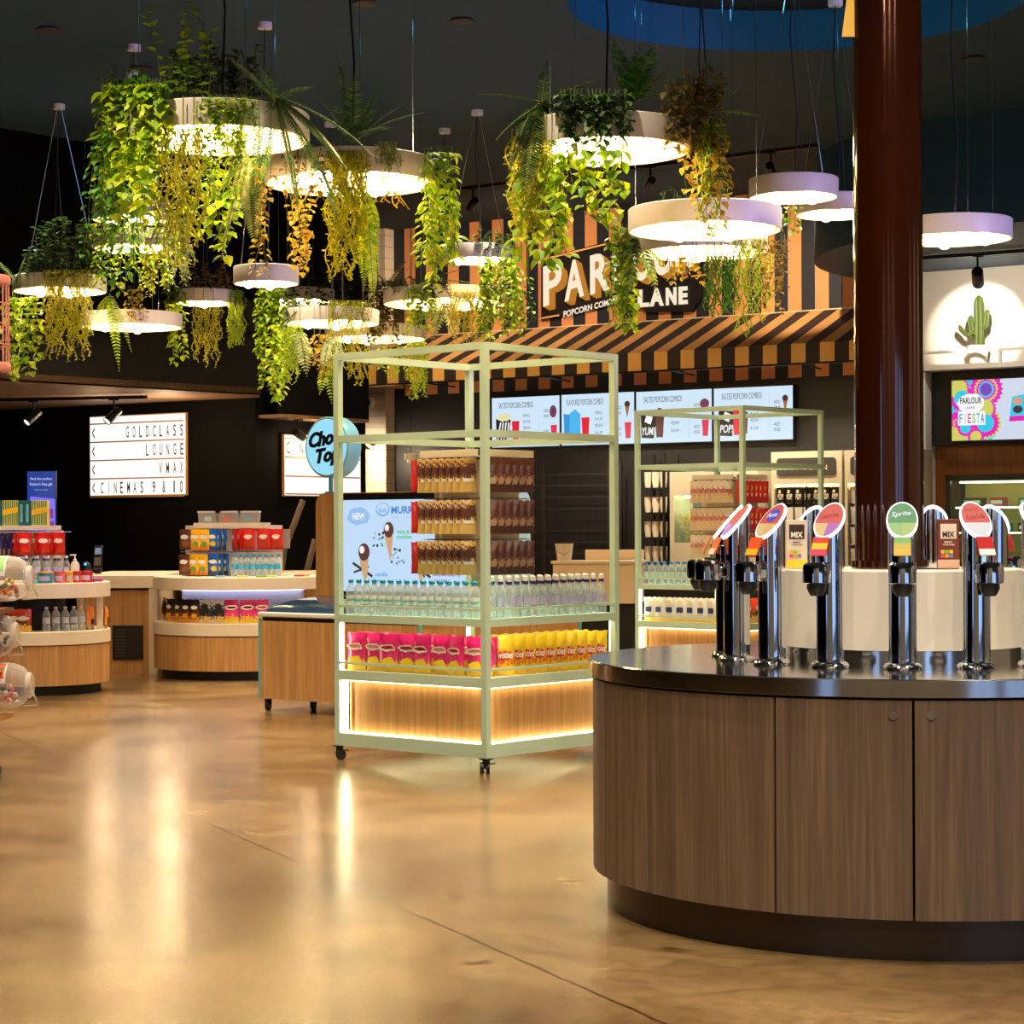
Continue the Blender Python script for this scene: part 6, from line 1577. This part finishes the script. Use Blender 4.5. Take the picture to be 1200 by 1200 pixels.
# --- left lamps
bush('I', 30, 112, 328, 250, 'dark', 'dark bush growing on the moss lamp near the left edge', 28, .075)
moss('I', 54, 106, 316, 424, 'moss', 'yellow moss curtain hanging from the lamp near the left edge', 60, .035, wig=.016)
vine('I', 6, 46, 342, 446, 'lime', 'bright round-leaved pothos hanging at the far left edge', 9, .085, .05, 'pothos', .05, .95, .5)
fern('I', 18, 330, [(-10, 300, .5, .12), (30, 296, .4, .12), (-6, 350, .8, .12), (40, 310, .4, .1)], 'dark', 'dark fern over the left rim of the moss lamp')
vine('J', 112, 205, 262, 345, 'lime', 'yellow-green vine wrapped round the buried lower lamp', 15, .06, .04, 'trailing_vine', .08, .8, .5)
vine('J', 165, 190, 290, 348, 'moss', 'fine yellow creeper under the buried lower lamp', 8, .03, .022, 'creeper', .03, .9, .6)
vine('K', 112, 200, 225, 275, 'lime', 'round-leaved pothos over the buried upper lamp', 12, .08, .045, 'pothos', .08, .95, .5)
moss('J', 196, 222, 255, 340, 'pale', 'pale green strings right of the buried lamps', 26, .045, name='feather_fern')
fern('L', 128, 345, [(118, 378, .6, .09), (132, 392, .6, .08), (139, 430, .5, .11), (152, 410, .7, .09), (112, 368, .8, .08)], 'lime', 'single yellow-green fern falling over the bare three-bulb lamp', 0, 'hanging_fern')
vine('L', 146, 170, 335, 388, 'gold', 'golden ivy twig over the rim of the bare three-bulb lamp', 4, .055, .036, 'ivy', .08, .85, .7)
bush('Mm', 216, 276, 342, 308, 'bronze', 'brown leafy bush on the small lamp above the counter', 14, .065)
vine('Mm', 196, 216, 332, 434, 'lime', 'thin pothos strand left of the small lamp above the counter', 5, .075, .045, 'pothos', .06, .85, .5)
moss('Mm', 226, 260, 360, 432, 'moss', 'yellow strings under the small lamp above the counter', 26, .035)
moss('Mm', 269, 284, 340, 407, 'lime', 'compact green tassel right of the small lamp above the counter', 24, .04, name='green_tassel', short=.85)
# --- middle lamps
bush('Q', 316, 402, 372, 306, 'dark', 'dark green foliage mass behind the small bare lamp', 20, .085)
vine('O', 302, 334, 335, 470, 'lime', 'thick bright green vine falling left of the lamp above the cart', 12, .07, .04, 'trailing_vine', .06, .75, .55)
moss('O', 328, 352, 380, 450, 'lime', 'green feathery strings beside the thick bright vine', 28, .045, name='feather_fern')
fern('O', 352, 386, [(360, 440, .4, .17), (346, 428, .5, .15), (372, 425, .5, .13)], 'pale', 'pale broad fern frond pair, left of the cart corner', 0, 'hanging_fern')
fern('O', 388, 392, [(392, 442, .4, .15), (380, 430, .5, .13), (400, 425, .5, .12)], 'pale', 'pale fern frond directly over the cart corner', 0, 'hanging_fern')
vine('O', 366, 388, 388, 445, 'gold', 'golden ivy between the two pale fern fronds', 5, .055, .034, 'ivy', .05, .85, .6)
moss('O', 384, 432, 352, 400, 'moss', 'short yellow moss over the rim of the lamp above the cart', 40, .035)
fern('O', 340, 372, [(328, 352, .4, .12), (345, 345, .3, .12), (330, 385, .8, .12), (352, 362, .5, .1)], 'dark', 'small dark fern at the left rim of the lamp above the cart')
fern('O', 386, 420, [(374, 462, .5, .14), (396, 465, .5, .14), (388, 472, .4, .12)], 'lime', 'bright pointed leaves hanging left of the near cart post', .1, 'hanging_fern')
moss('P', 402, 432, 396, 452, 'moss', 'yellow strings hanging inside the top of the near cart frame', 26, .035)
vine('P', 440, 480, 402, 442, 'lime', 'light creeper seen through the top of the near cart frame', 7, .05, .034, 'creeper', .04, .85, .6)
moss('P', 478, 500, 400, 470, 'lime', 'bright tassel hanging through the top of the near cart frame', 24, .045, name='green_tassel')
vine('P', 432, 470, 326, 402, 'bronze', 'dark bronze ivy left of the wide fern lamp', 12, .065, .036, 'ivy', .06, .85, .6)
# --- right of centre
bush('Rr', 462, 530, 346, 320, 'dark', 'dark leaves on the left rim of the wide fern lamp', 12, .075)
fern('Rr', 500, 330, [(486, 400, .7, .16), (510, 395, .6, .16), (530, 378, .7, .16), (470, 345, .6, .14), (540, 318, .5, .12), (556, 330, .7, .12), (520, 350, .9, .14)], 'fern', 'grey-green fern spilling over the wide fern lamp')
fern('Rr', 522, 352, [(505, 402, .4, .15), (536, 400, .4, .15)], 'pale', 'pale fern fronds hanging under the wide fern lamp', 0, 'hanging_fern')
moss('Rr', 528, 578, 342, 402, 'moss', 'yellow string plant over the rim of the wide fern lamp', 46, .035)
vine('Rr', 476, 506, 335, 392, 'lime', 'green vine at the left of the wide fern lamp', 8, .065, .04, 'trailing_vine', .05, .75, .6)
fern('Rr', 456, 336, [(478, 306, .6, .1), (496, 300, .7, .1), (440, 318, .4, .1)], 'gold', 'dry golden twig left of the wide fern lamp')
vine('S', 562, 608, 298, 408, 'lime', 'thick bright vine falling right of the wide fern lamp', 15, .07, .038, 'trailing_vine', .06, .75, .55)
bush('S', 552, 602, 300, 266, 'dark', 'dark leaves on the small lamp before the striped wall', 12, .065)
vine('S', 600, 620, 320, 395, 'green', 'thin small-leaved strand at the left edge of the shop sign', 3, .05, .045, 'ivy', .05, .85, .7)
